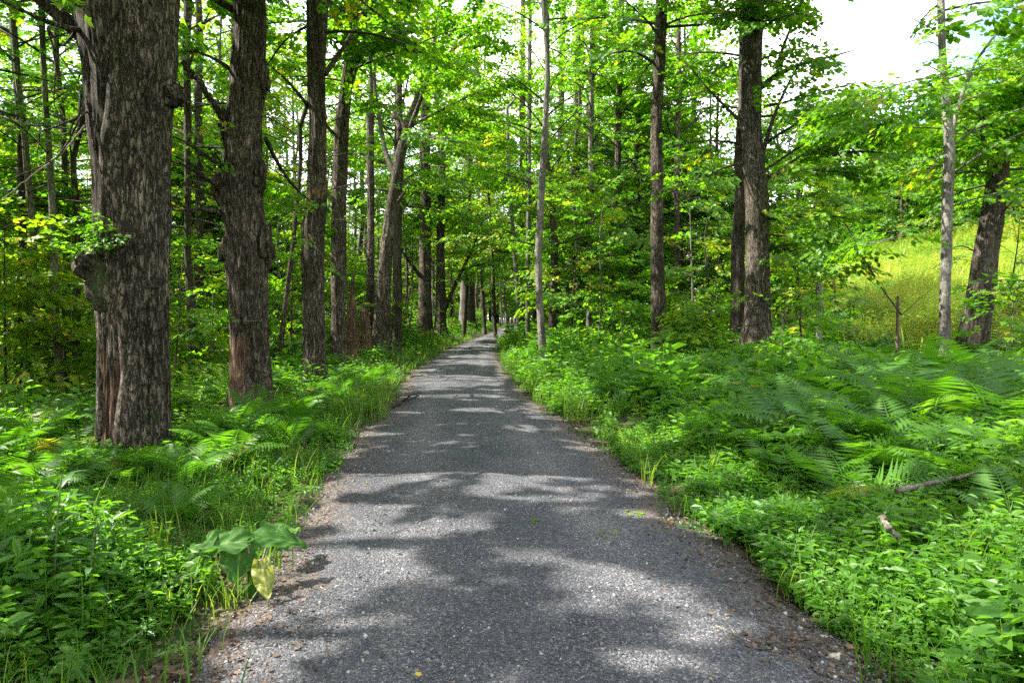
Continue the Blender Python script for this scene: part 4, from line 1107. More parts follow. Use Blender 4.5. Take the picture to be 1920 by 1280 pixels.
def archetype_bush(seed, leaf):
    g = np.random.default_rng(seed)
    root = empty('leafy_shrub', (0, 0, 0))
    pos, dirs = [], []
    wb = MB(); wb.split = False
    for i in range(11):
        az, e = g.uniform(0, 6.28), g.uniform(.35, 1.3)
        L = g.uniform(.9, 1.6)
        p = np.array([0, 0, 0.0]); pts = [p]
        for k in range(4):
            p = p + L / 4 * np.array([math.cos(az) * math.cos(e), math.sin(az) * math.cos(e), math.sin(e)]); pts.append(p); e -= .12
        bough(wb, pos, dirs, pts, .014, 1.3, .15, False, .4, g)
    wb.build('stems', [BARK_DARK], root)
    cb = MB(); put_sprays(cb, np.array(pos), np.array(dirs), 'mid', 0, 0, carve=False); cb.build('foliage', [leaf], root)
    return root
arch = [archetype_bush(80 + i, [LEAF, LEAF_Y, HERB][i % 3]) for i in range(4)]
used = set(); n = 0
g = np.random.default_rng(9)
while n < 260:
    y = g.uniform(11, 70) if n < 200 else g.uniform(45, 115); l, r = road_edges(y)
    if g.random() < .62:
        x = float(l) - g.uniform(2.5, 28 if n < 200 else 60); side = 'left'
    else:
        x = float(r) + g.uniform(2.5, 11); side = 'right'
        if (y < 24 and g.random() < .4) or CX + x / y * F > 1420:
            continue
    px = 960 + x / y * F
    if not (-60 < px < 1990) or any(a - 1000 / y < px < b + 1000 / y and y < d + .5 and y > 5 for a, b, c, e, d, pr in CLEAR if e > 600 and d < 25):
        continue
    k = n % 4
    place(arch[k], k in used, x, y, g.uniform(0, 6.28), g.uniform(.4, .9) * (1.3 if y > 30 else 1) * (1.8 if n >= 200 else 1) * (.7 if y < 24 and side == 'right' else 1), 'low leafy shrub ' + where(x, y), 'shrub', f'leafy shrubs in the undergrowth on the {side}'); used.add(k); n += 1

# ================================================================== ferns
def frond_template(L, npin, seed, fine=True):
    g = np.random.default_rng(seed)
    n = npin
    s = np.linspace(0, 1, n + 3)
    ang = np.interp(s, [0, .4, 1], [R(g.uniform(60, 82)), R(g.uniform(24, 52)), R(g.uniform(-45, 5))])
    ds = L / (n + 2)
    ax = np.concatenate([[0], np.cumsum(np.cos(ang[:-1]) * ds)]); az = np.concatenate([[0], np.cumsum(np.sin(ang[:-1]) * ds)])
    V, Fq, J = [], [], []
    k = 0
    # rachis as a thin three sided stem
    for i in range(len(s) - 1):
        w0, w1 = .006 * (1 - s[i]) + .0015, .006 * (1 - s[i + 1]) + .0015
        V += [[ax[i], -w0, az[i]], [ax[i], w0, az[i]], [ax[i + 1], w1, az[i + 1]], [ax[i + 1], -w1, az[i + 1]]]
        Fq.append([k, k + 3, k + 2, k + 1]); J.append(-.15); k += 4
    for i in range(2, n + 2):
        u = (i - 1.5) / n
        pl = .30 * L * (math.sin(math.pi * min(1, (u * .82 + .18))) ** .9) + .012
        t = np.array([math.cos(ang[i]), 0, math.sin(ang[i])]); up = np.array([-math.sin(ang[i]), 0, math.cos(ang[i])])
        for sd in (-1, 1):
            d = np.array([0, sd, 0]) * .95 + t * (.30 + .25 * u) - up * g.uniform(.02, .3)
            d /= np.linalg.norm(d)
            p = np.array([ax[i], 0, az[i]]); w = ds * .86
            e = p + d * pl * g.uniform(.9, 1.08)
            m = p + d * pl * .4
            dr = -up * pl * .06
            V += [p - t * w * .3, m - t * w * .55 + dr, e + dr * 2.5, m + t * w * .55 + dr, ]
            Fq.append([k, k + 1, k + 2, k + 3] if sd > 0 else [k, k + 3, k + 2, k + 1]); J.append(g.normal(0, .06)); k += 4
    return np.array(V), [np.array(Fq)], [np.array(J)]
FROND_F = [frond_template(.8, 21, 10 + i) for i in range(6)]
FROND_M = [frond_template(.75, 12, 20 + i, False) for i in range(6)]
FROND_L = [frond_template(.75, 8, 30 + i, False) for i in range(5)]

def frond_dirs(n, g):
    az = np.arange(n) * 2 * np.pi / n + g.uniform(0, 6.28) + g.normal(0, .25, n)
    tilt = g.normal(.08, .16, n)
    d = np.stack([np.cos(az) * np.cos(tilt), np.sin(az) * np.cos(tilt), np.sin(tilt)], 1)
    return d

# near fern plants, one thing each with its fronds as parts
fern_mesh = []
for t in FROND_F:
    mb = MB(); mb.add(t[0], t[1][0], 0, np.clip(.42 + t[2][0], 0, 1)); o = mb.build('frond', [FERN]); fern_mesh.append(o.data); bpy.data.objects.remove(o)
from mathutils import Matrix
def fern_plant(x, y, sc, label, group, seed, nf=None):
    g = np.random.default_rng(seed)
    root = empty('fern', (x, y, float(ground(x, y)) + .02), label, 'fern', group)
    nf = nf or int(g.integers(6, 9))
    D = frond_dirs(nf, g); B = basis(D, g.normal(0, .25, nf))
    for i in range(nf):
        o = bpy.data.objects.new('frond', fern_mesh[int(g.integers(0, 6))]); COL.objects.link(o); o.parent = root
        M = Matrix(B[i].tolist()).to_4x4()
        o.matrix_local = M @ Matrix.Scale(sc * float(g.uniform(.75, 1.15)), 4)
g = np.random.default_rng(21)
ferns = [(3.05, 5.9, 1.0), (3.6, 6.3, 1.15), (4.1, 6.0, 1.0), (4.6, 6.6, 1.2), (3.5, 5.2, .9), (4.0, 5.3, .95), (4.2, 7.2, 1.2), (3.2, 7.2, 1.1), (5.3, 7.2, 1.3), (4.9, 7.9, 1.2), (3.3, 4.5, .8), (2.9, 5.1, .75), (5.6, 8.4, 1.2), (4.4, 5.6, 1.0), (3.75, 4.9, .8), (2.5, 6.6, .9), (2.7, 7.7, 1.0),
         (6.2, 8.6, 1.3), (3.8, 8.2, 1.1), (2.2, 7.6, .8), (5.0, 9.2, 1.1), (6.6, 9.6, 1.2),
         (5.2, 5.9, 1.1), (4.9, 5.2, 1.0), (4.4, 4.7, .9), (5.8, 6.6, 1.2), (3.9, 4.4, .8), (2.6, 5.7, .8), (2.35, 6.1, .7), (3.4, 6.7, 1.0), (5.1, 6.5, 1.1), (-2.75, 6.6, .9), (-3.0, 7.4, .95), (-3.3, 8.3, 1.0), (-2.6, 8.0, .8), (-2.9, 9.2, .95), (-3.5, 9.4, 1.0), (-3.1, 10.4, .9), (-2.8, 5.9, .7), (-4.9, 6.6, .9), (-5.3, 7.6, 1.0), (-4.6, 5.7, .8), (-2.4, 4.9, .5), (-3.4, 4.7, .65), (-3.0, 12.0, 1.0), (-3.4, 13.5, 1.0), (-3.0, 14.6, 1.0)]
FERNSPOT = np.array([(a, b) for a, b, c in ferns])
for i, (x, y, sc) in enumerate(ferns):
    sc *= 1.3 if x > 4.1 else 1.0
    side = 'on the right bank' if x > 0 else 'in the left verge'
    fern_plant(x, y, sc, f'{size(sc, .88, 1.08)} green fern ' + where(x, y), f'ferns {side}', 1000 + i)

def too_near_trunk(x, y, pad=.1):
    k = np.zeros(len(x), bool)
    for a, b, _ in TREES:
        k |= (x - a) ** 2 + (y - b) ** 2 < .3 + pad
    return k

def strew(n, ymin, ymax, offmin, offmax, side, g, power=1.0):
    """random points beside the road, density falling with distance from the eye"""
    y = ymin * (ymax / ymin) ** (g.random(n) ** power) if ymin > 0 else g.uniform(ymin, ymax, n)
    l, r = road_edges(y)
    off = offmin + (offmax - offmin) * g.random(n)
    x = np.where(side > 0, r + off, l - off)
    px = 960 + x / np.maximum(y, .5) * F
    k = (px > -140) & (px < 2060)
    return x[k], y[k], off[k]

def fern_mass():
    mb = MB(); g = np.random.default_rng(31)
    for side, n, o1 in ((1, 6500, 14), (-1, 4600, 12)):
        x, y, off = strew(n, 4.5, 45, .9, o1, side, g)
        dens = np.clip(.35 + .9 * noise(x * .45, y * .45, 4, 61) + (.3 if side > 0 else -.05), 0.05, 1) * np.clip((off - .7) / 1.4, .1, 1)
        k = (g.random(len(x)) < dens) & ~too_near_trunk(x, y)
        if side < 0:
            k &= g.random(len(x)) < np.clip(1.25 - off / 9, .15, 1)
        k &= g.random(len(x)) < np.where(y < 9, .26, np.where(y < 14, .42, .75))
        x, y, off = x[k], y[k], off[k]
        for i in range(len(x)):
            far = y[i] > 9; vfar = y[i] > 20
            T = FROND_L if vfar else (FROND_M if far else FROND_F)
            nf = int(g.integers(5, 8))
            D = frond_dirs(nf, g); B = basis(D, g.normal(0, .25, nf))
            sc = g.uniform(.7, 1.3) * (1 + .55 * float(noise(x[i] * .7, y[i] * .7, 8, 77))) * np.clip(.55 + off[i] / 3.5, .6, 1.2) * (.58 if side < 0 else (.62 if 7 < y[i] < 16 else .75))
            pos = np.tile([x[i], y[i], float(ground(x[i], y[i]))], (nf, 1))
            tone = .45 + .2 * float(noise(x[i] * .5, y[i] * .5, 2, 78))
            for q in range(nf):
                t = T[int(g.integers(0, len(T)))]
                rn_ = np.array([.99 if g.random() < .035 else np.clip(g.normal(tone, .15), 0, .93)])
                scatter(mb, t[0], t[1], pos[q:q + 1], B[q:q + 1], sc * g.uniform(.7, 1.15), 0, rn_, t[2])
    tag(mb.build('fern_undergrowth', [FERN]), 'mass of green ferns covering both banks of the drive', 'ferns', kind='stuff')
fern_mass()

# ================================================================== herbs and grass
def leaf_oval(fold=.12):
    v = [(0, 0, 0), (.28, .24, .05), (.68, .21, .03), (1, 0, -.14), (.28, -.24, .05), (.68, -.21, .03)]
    return np.array(v), [np.array([[0, 3, 2, 1], [0, 4, 5, 3]])]
def herb_template(seed, h, nodes, size, per=2, narrow=1.0):
    g = np.random.default_rng(seed)
    tv, tfs = leaf_oval(); tv = tv * [1, narrow, 1]
    V, Q, J = [], [], []
    k = 0
    lean = g.normal(0, .12, 2)
    def axis(u): return np.array([lean[0] * h * u * u, lean[1] * h * u * u, h * u])
    for i in range(5):                                              # stem
        a, b = axis(i / 5), axis((i + 1) / 5); w = .004 * (1 - i / 7)
        V += [a + [-w, 0, 0], a + [w, 0, 0], b + [w, 0, 0], b + [-w, 0, 0]]; Q.append([k, k + 1, k + 2, k + 3]); J.append(.1); k += 4
        V += [a + [0, -w, 0], a + [0, w, 0], b + [0, w, 0], b + [0, -w, 0]]; Q.append([k, k + 1, k + 2, k + 3]); J.append(.1); k += 4
    for i in range(nodes):
        u = .25 + .75 * (i + 1) / nodes
        a0 = i * 1.57 + g.normal(0, .3)
        for j in range(per):
            a = a0 + j * 2 * math.pi / per + g.normal(0, .2)
            e = g.normal(.12, .25) - .15 * (1 - u)
            d = np.array([math.cos(a) * math.cos(e), math.sin(a) * math.cos(e), math.sin(e)])
            B = basis(d[None], np.array([g.normal(0, .3)]))[0]
            s = size * g.uniform(.7, 1.2) * (.55 + .75 * math.sin(math.pi * min(1, .2 + .75 * u)))
            pos = axis(u) + d * .02
            V += list(pos + (tv @ B.T) * s)
            for f in tfs[0]:
                Q.append(list(f + k)); J.append(g.normal(0, .12))
            k += len(tv)
    return np.array(V), [np.array(Q)], [np.array(J)]
HERBS = [herb_template(1, .28, 4, .11, 3), herb_template(2, .22, 4, .09, 3), herb_template(3, .34, 5, .12, 3, .85), herb_template(4, .18, 3, .075, 4), herb_template(5, .38, 7, .085, 2, .6), herb_template(6, .26, 6, .055, 4), herb_template(7, .15, 3, .10, 3, 1.2)]

def herbs():
    mb = MB(); g = np.random.default_rng(41)
    for side, n, y0, y1, o0, o1, s0 in ((1, 15000, 2.4, 9, .0, 4.5, .74), (-1, 13000, 2.4, 9, .0, 6.0, .85), (1, 7500, 9, 34, 0, 7, 1.25), (-1, 8000, 9, 34, 0, 14, 1.3), (1, 2500, 30, 90, 0, 9, 2), (-1, 2500, 30, 90, 0, 14, 2)):
        x, y, off = strew(n, y0, y1, o0, o1, side, g)
        edge = .18 * noise(x * 1.1, y * 1.1, 2, 71) + .10 * noise(x * 4, y * 4, 2, 72)
        dens = np.clip(.68 + .75 * noise(x * .8, y * .8, 1, 51), .06, 1)
        k = (off > .08 + edge) & (g.random(len(x)) < dens) & ~((side < 0) & (y < 4.5) & (off < .45 + edge) & (g.random(len(x)) < .8))
        k &= ~((np.abs(x + 1.55) < .2) & (np.abs(y - 3.7) < .45))
        k &= g.random(len(x)) < np.where(y > (3.3 if side > 0 else 4.6), np.clip(1.35 - (.30 if side > 0 else .22) * off, .28, 1), 1)
        x, y, off = x[k], y[k], off[k]
        hs = s0 * g.uniform(.65, 1.4, len(x)) * (1 + .6 * noise(x * 1.3, y * 1.3, 4, 44)) * np.clip(.6 + off * .45, .5, 1.2) * np.where((side < 0) & (y > 4), .72, 1)
        pos = np.stack([x, y, ground(x, y) - .01], 1)
        sel = np.clip((noise(x * .5, y * .5, 6, 91) * .5 + .5 + g.normal(0, .22, len(x))) * len(HERBS), 0, len(HERBS) - 1).astype(int)
        a = g.uniform(0, 6.28, len(x))
        up = np.stack([g.normal(0, .14, len(x)), g.normal(0, .14, len(x)), np.ones(len(x))], 1); up /= np.linalg.norm(up, axis=1)[:, None]
        X0 = np.stack([np.cos(a), np.sin(a), 0 * a], 1); X0 -= up * (X0 * up).sum(1)[:, None]
        B = basis(X0, None, up)
        rn = np.clip(.42 + .22 * noise(x * .6, y * .6, 9, 33) + g.normal(0, .13, len(x)), 0, 1)
        for q, t in enumerate(HERBS):
            kk = sel == q
            scatter(mb, t[0], t[1], pos[kk], B[kk], hs[kk], 0, rn[kk], t[2])
    tag(mb.build('herb_ground_cover', [HERB]), 'leafy green herbs and seedlings covering both verges', 'ground cover', kind='stuff')
herbs()

def grass_template(seed, h, n, spread=.06, w=.004):
    g = np.random.default_rng(seed); V, Q = [], []; k = 0
    for i in range(n):
        a = g.uniform(0, 6.28); b = g.uniform(.1, .75); hh = h * g.uniform(.5, 1.1)
        p0 = np.array([g.normal(0, spread), g.normal(0, spread), 0])
        d = np.array([math.cos(a), math.sin(a), 0]); s = np.array([-d[1], d[0], 0])
        q = [p0 + d * hh * b * u * u + np.array([0, 0, hh * u * (1 - .25 * b * u)]) for u in (0, .4, .75, 1)]
        ww = [w, w * .9, w * .6, w * .1]
        for m in range(4):
            V += [q[m] - s * ww[m], q[m] + s * ww[m]]
        for m in range(3):
            Q.append([k + 2 * m, k + 2 * m + 1, k + 2 * m + 3, k + 2 * m + 2])
        k += 8
    return np.array(V), [np.array(Q)], [np.zeros(len(Q))]
GR = [grass_template(i, .3, 9) for i in range(4)]
def grasses():
    mb = MB(); g = np.random.default_rng(43)
    for side, n, y0, y1, o1 in ((1, 260, 2.5, 14, 1.6), (-1, 420, 2.5, 14, 2.2), (1, 300, 10, 45, 1.2), (-1, 200, 10, 45, 1.2)):
        x, y, off = strew(n, y0, y1, 0, o1, side, g)
        pos = np.stack([x, y, ground(x, y)], 1); a = g.uniform(0, 6.28, len(x))
        B = basis(np.stack([np.cos(a), np.sin(a), 0 * a], 1))
        q = g.integers(0, 4, len(x)); sc = g.uniform(.5, 1.3, len(x)) * np.where(y > 10, 1.4, 1)
        for i in range(4):
            scatter(mb, GR[i][0], GR[i][1], pos[q == i], B[q == i], sc[q == i], 0, g.random((q == i).sum()) * .9, GR[i][2])
    tag(mb.build('verge_grass', [GRASS]), 'thin grass blades growing along both edges of the drive', 'grass', kind='stuff')
grasses()

def meadow():
    mb = MB(); g = np.random.default_rng(47)
    T = [grass_template(50 + i, .85, 10, .22, .016) for i in range(3)] + [herb_template(60 + i, .9, 9, .13, 3, .45) for i in range(3)]
    n = 22000
    y = 13 * (130 / 13) ** g.random(n); l, r = road_edges(y)
    off = 9.0 + 30 * g.random(n) ** 1.1
    x = r + off; px = 960 + x / y * F
    k = (px > 1220) & (px < 2050) & (g.random(n) < np.clip((off - 8) / 5, 0, 1)); x, y = x[k], y[k]
    pos = np.stack([x, y, ground(x, y)], 1); a = g.uniform(0, 6.28, len(x)); B = basis(np.stack([np.cos(a), np.sin(a), 0 * a], 1))
    q = g.integers(0, 6, len(x)); sc = g.uniform(.6, 1.25, len(x)) * np.clip(y / 35, .8, 1.6)
    rn = np.clip(.55 + .4 * noise(x * .25, y * .25, 0, 12) + g.normal(0, .15, len(x)), 0, .86); sc *= 1 + .5 * noise(x * .4, y * .4, 0, 15)
    for i in range(6):
        kk = q == i
        scatter(mb, T[i][0], T[i][1], pos[kk], B[kk], sc[kk], 0, rn[kk], T[i][2])
    tag(mb.build('meadow_grass', [MEADOW]), 'tall yellow-green meadow plants on the sunlit slope', 'grass', kind='stuff')
meadow()

def litter():
    mb = MB(); g = np.random.default_rng(49)
    tv, tfs = leaf_low()
    for side in (-1, 1):
        n = 6500
        y = 2.3 * (40 / 2.3) ** g.random(n); l, r = road_edges(y); off = g.normal(.06, .24, n)
        x = np.where(side > 0, r + off, l - off)
        pos = np.stack([x, y, ground(x, y) + .012 + .015 * g.random(n)], 1)
        D = g.normal(0, 1, (n, 3)) * [1, 1, .15]
        scatter(mb, tv, tfs, pos, basis(D, g.normal(0, .4, n)), g.uniform(.010, .036, n), 0, g.random(n) * .8)
    n = 420; y = 2.4 * (16 / 2.4) ** g.random(n); l, r = road_edges(y); x = l + (r - l) * g.random(n)
    pos = np.stack([x, y, ground(x, y) + .026], 1); scatter(mb, tv, tfs, pos, basis(g.normal(0, 1, (n, 3)) * [1, 1, .15], g.normal(0, .3, n)), g.uniform(.006, .022, n), 0, g.random(n) * .93)
    n = 2500; y = g.uniform(5, 30, n); x = g.uniform(-14, -3, n)
    pos = np.stack([x, y, ground(x, y) + .02], 1); scatter(mb, tv, tfs, pos, basis(g.normal(0, 1, (n, 3)) * [1, 1, .2]), g.uniform(.05, .1, n), 0, g.random(n) * .8)
    tag(mb.build('leaf_litter', [AUTUMN]), 'brown leaf litter strewn along the edges of the drive', 'leaf litter', kind='stuff')
litter()

def stones():
    mb = MB(); g = np.random.default_rng(53)
    t = (1 + 5 ** .5) / 2
    ov = np.array([[1, 0, 0], [-1, 0, 0], [0, 1, 0], [0, -1, 0], [0, 0, 1], [0, 0, -1]]) * [1, .8, .6]
    of = np.array([[0, 2, 4], [2, 1, 4], [1, 3, 4], [3, 0, 4], [2, 0, 5], [1, 2, 5], [3, 1, 5], [0, 3, 5]])
    n = 26000
    y = 2.4 * (13 / 2.4) ** (g.random(n) ** 1.15); l, r = road_edges(y)
    u = g.uniform(-1.08, 1.08, n); x = (l + r) / 2 + (r - l) / 2 * u
    pos = np.stack([x, y, ground(x, y) + .012 - .010 * np.exp(-((np.abs(u) - .5) / .16) ** 2)], 1)
    D = g.normal(0, 1, (n, 3))
    scatter(mb, ov, [of], pos, basis(D, g.uniform(0, 6, n)), g.uniform(.003, .0075, n) * np.where(g.random(n) < .03, 1.9, 1), 0, g.random(n))
    n = 2200
    y = 2.4 * (12 / 2.4) ** g.random(n); l, r = road_edges(y); u = np.where(g.random(n) < .55, np.sign(g.normal(0, 1, n)) * g.normal(.97, .08, n), g.uniform(-1, 1, n)); x = (l + r) / 2 + (r - l) / 2 * u
    pos = np.stack([x, y, ground(x, y) + .012 - .04 * np.clip(np.abs(u) - 1, 0, 1)], 1)
    scatter(mb, ov, [of], pos, basis(g.normal(0, 1, (n, 3)), g.uniform(0, 6, n)), g.uniform(.008, .018, n), 0, np.clip(g.normal(.6, .25, n), 0, 1))
    tag(mb.build('gravel', [GRAVELSTONE]), 'loose crushed stone lying on the drive', 'gravel', kind='stuff')
m, nt, N, L = newmat('loose_stone')
a = node(nt, 'ShaderNodeAttribute', attribute_name='rnd'); r_ = ramp(nt, a.outputs['Fac'], [(0, (.06, .063, .07)), (.6, (.115, .115, .12)), (.9, (.19, .185, .18)), (1, (.36, .34, .33))])
b = node(nt, 'ShaderNodeBsdfPrincipled', Roughness=.85); L.new(r_.outputs[0], b.inputs['Base Color']); o = node(nt, 'ShaderNodeOutputMaterial'); L.new(b.outputs[0], o.inputs['Surface'])
GRAVELSTONE = m
stones()

# ================================================================== single plants and small things
def big_leaf(mb, base, d, up, L, W, mat=0, droop=.25, seed=0, wav=.05, rnd=.5, fold=.15):
    """heart shaped leaf blade with wavy margin and a mid-rib fold"""
    nu, nv = 44, 31
    B = basis(np.array([d], float), None, np.array([up], float))[0]
    u = np.linspace(0, 1, nu)[:, None]; v = np.linspace(-1, 1, nv)[None]
    half = W * .5 * (np.sin(np.pi * np.clip(u * .86 + .14, 0, 1)) ** .75) * (1 - .25 * u)
    half[-1] = .004
    x = L * u - .10 * L * (np.abs(v) ** 1.5) * (1 - u) ** 2
    y = half * v
    z = fold * np.abs(y) - droop * L * u * u + wav * L * np.abs(v) ** 2 * np.sin(u * 17 + seed + 2 * v) * .8 + .012 * L * np.sin(u * 26 + np.abs(v) * 6)
    V = np.stack([x + 0 * v, y, z + 0 * v], -1).reshape(-1, 3) @ B.T + base
    i = np.arange(nu - 1)[:, None] * nv; j = np.arange(nv - 1)[None]
    uf, vf = (u[:-1] + u[1:]) / 2, (v[:, :-1] + v[:, 1:]) / 2
    vein = np.maximum(np.abs(np.sin((uf * 7 - np.abs(vf) * 1.9) * np.pi)) < .10, np.abs(vf) < .045) * .5
    fr = np.clip(rnd + vein * .75 + .34 * fbm(uf * 7 + seed, vf * 5, 0, 5, 4), 0, 1)
    hole = noise(uf * 9 + 3 * seed, vf * 6, 2, 11).ravel() < .80              # eaten holes
    mb.add(V, np.stack([i + j, i + j + 1, i + nv + j + 1, i + nv + j], -1).reshape(-1, 4)[hole], mat, fr.ravel()[hole])
    return base + B @ np.array([L, 0, -droop * L])

def burdock():
    bx, by = -1.50, 3.90
    gz = float(ground(bx, by))
    root = empty('burdock_plant', (bx, by, gz), 'broad-leaved burdock plant with one wilted yellow leaf at the left edge of the drive', 'plant')
    for i, (px, py, dy, dirv, L, W, rr, up) in enumerate(((462, 1015, 0, (-1, -.05, .02), .36, .20, .35, (0, -.55, .9)), (478, 1008, .1, (1, .1, .0), .29, .18, .2, (0, -.5, .9)), (452, 1020, .05, (.25, -1, -.5), .24, .22, .3, (0, -.2, 1)),
                                                     (505, 1003, .3, (.35, 1, .1), .3, .24, .6, (0, -.4, 1)))):
        b = P(px, py, by + dy)
        st = MB(); tube(st, smooth_path([[bx, by, gz - .02], (np.array([bx, by, gz]) + b) / 2 + [.02, 0, .03], b], 8), np.linspace(.010, .006, 8), 6); st.build('stalk', [REDSTEM], root, smooth=True)
        lm = MB(); big_leaf(lm, b, dirv, up, L, W, seed=i * 2.1, rnd=rr, droop=.30, wav=.07, fold=.22); lm.build('leaf', [BURDOCK], root, smooth=True)
    b = P(490, 1050, by - .12)
    lm = MB(); big_leaf(lm, b, (.26, -.25, -1), (.5, -1, .1), .21, .13, seed=3, rnd=.45, droop=-.22, wav=.10, fold=-.6)
    o = lm.build('leaf', [YELLOWLEAF], root, smooth=True); tag(o, 'wilted yellow leaf hanging to the gravel')
    st = MB(); tube(st, smooth_path([[bx, by, gz], (np.array([bx, by, gz + .2])), b], 8), .006, 6); st.build('stalk', [REDSTEM], root, smooth=True)
    lm = MB(); big_leaf(lm, P(478, 1062, by - .05), (-.05, -.2, -1), (-.3, -1, .1), .2, .11, seed=5, rnd=.2, droop=0, fold=-.3); lm.build('leaf', [BURDOCK], root, smooth=True)
burdock()

def weed(x, y, h, label, seed, group=None):
    g = np.random.default_rng(seed)
    gz = float(ground(x, y))
    root = empty('goldenrod', (x, y, gz), label, 'plant', group)
    C = np.stack([x + .06 * h * np.linspace(0, 1, 10) ** 2, y + 0 * np.linspace(0, 1, 10), gz + np.linspace(0, h, 10)], 1)
    st = MB(); tube(st, C, np.linspace(.007, .003, 10), 6); st.build('stem', [STEM], root, smooth=True)
    lm = MB()
    n = 22
    for i in range(n):
        u = .25 + .75 * i / n; a = i * 2.4; e = .2 + .7 * u * u + g.normal(0, .1)
        p = np.array([np.interp(u, np.linspace(0, 1, 10), C[:, k]) for k in range(3)])
        L_ = .17 * (1.1 - .45 * u) * g.uniform(.85, 1.1)
        nu = 8; uu = np.linspace(0, 1, nu)[:, None]; v = np.array([[-1, 0, 1]])
        half = .016 * np.sin(np.pi * np.clip(uu * .95 + .05, 0, 1)) ** .8
        B = basis(np.array([[math.cos(a) * math.cos(e), math.sin(a) * math.cos(e), math.sin(e)]]))[0]
        V = np.stack([L_ * uu + 0 * v, half * v, .25 * np.abs(half * v) - .5 * L_ * uu * uu + 0 * v], -1).reshape(-1, 3) @ B.T + p
        ii = np.arange(nu - 1)[:, None] * 3; jj = np.arange(2)[None]
        lm.add(V, np.stack([ii + jj, ii + jj + 1, ii + 3 + jj + 1, ii + 3 + jj], -1).reshape(-1, 4), 0, g.random())
    lm.build('leaves', [WEEDLEAF], root, smooth=True)
weed(-2.35, 3.5, .72, 'tall narrow-leaved goldenrod standing nearest the camera at left', 1)
weed(-2.12, 3.42, .52, 'shorter narrow-leaved goldenrod right beside the tall one at left', 2)
weed(-2.62, 3.75, .5, 'short goldenrod at the left picture edge behind the tall one', 3)
weed(-2.5, 3.3, .42, 'lowest goldenrod at the left, in front of the tall one', 4)

def stick(label, pts, r, mat, name='fallen_branch', cat='branch', forks=(), group=None, r1=.4):
    pts = np.asarray(pts, float)
    root = pts[len(pts) // 2]
    mb = MB(); q = smooth_path(pts, 26); q[1:-1] += rng.normal(0, r * .18, q[1:-1].shape)
    tube(mb, q, np.linspace(r, r * r1, 26) * (1 + .12 * rng.normal(0, 1, 26)), 8)
    for f in forks:
        tube(mb, smooth_path(f, 8), np.linspace(r * .5, r * .2, 8), 6)
    return tag(mb.build(name, [mat], smooth=True), label, cat, group)
def PG_(px, py, lift=.0):
    d = 2048 / max(py - 590, 5)
    for _ in range(6):
        x = (px - CX) / F * d
        d = .5 * d + .5 * (H - float(ground(x, d)) - lift) * F / (py - HZ)
    return P(px, py, d)
stick('long pale fallen branch lying across the ferns on the right bank', [PG_(1680, 920, .34), PG_(1760, 902, .36), PG_(1810, 890, .37), PG_(1868, 880, .37)], .022, DEADWOOD)
stick('short dark stick poking up from the herbs near the lower right', [PG_(1652, 965, .42), PG_(1668, 990, .36), PG_(1684, 1010, .28)], .018, DEADWOOD, r1=.7)
stick('grey log lying on the forest floor at the far left edge', [PG_(-40, 752, .15), PG_(10, 764, .15), PG_(62, 778, .15)], .085, DEADWOOD, 'fallen_log', 'log')
stick('dark broken branch at the left edge of the drive by the lit gravel', [PG_(735, 762, .05), PG_(755, 752, .08), PG_(785, 742, .06)], .035, BARK_DARK, forks=[[PG_(755, 752, .08), PG_(770, 740, .2), PG_(790, 736, .22)]])
stick('pale fallen branch on the sunlit gravel at the left edge of the drive', [PG_(768, 706, .05), PG_(790, 703, .06), PG_(815, 706, .04)], .03, DEADWOOD, forks=[[PG_(785, 704, .05), PG_(800, 699, .12)]])
stick('thin brown twig on the gravel beside the heap of reddish debris', [PG_(1342, 1172, .015), PG_(1380, 1190, .02), PG_(1422, 1208, .015)], .006, DEADWOOD, 'twig', 'twig')
stick('dark twig half under the herbs at the right edge of the gravel', [PG_(1470, 1112, .03), PG_(1500, 1122, .03), PG_(1560, 1136, .04)], .008, BARK_DARK, 'twig', 'twig')
stick('pale twig on shaded gravel below the burdock', [PG_(598, 1098, .012), PG_(612, 1106, .015)], .005, DEADWOOD, 'twig', 'twig')
stick('short twig at the lower right corner of the gravel near the stone', [PG_(1612, 1240, .02), PG_(1632, 1226, .03)], .010, BARK_DARK, 'twig', 'twig')
stick('grass-like pale stalk leaning over the herbs at lower left', [PG_(250, 1125, .15), PG_(300, 1095, .24), PG_(372, 1070, .30)], .004, STEM, 'seed_stalk', 'stalk', forks=[[PG_(330, 1083, .27), PG_(360, 1060, .36)], [PG_(330, 1083, .27), PG_(372, 1085, .26)]], r1=.5)
stick('second pale stalk leaning over the herbs at lower left, lower than the first', [PG_(228, 1210, .15), PG_(270, 1180, .2), PG_(305, 1165, .24)], .0035, STEM, 'seed_stalk', 'stalk', r1=.5)

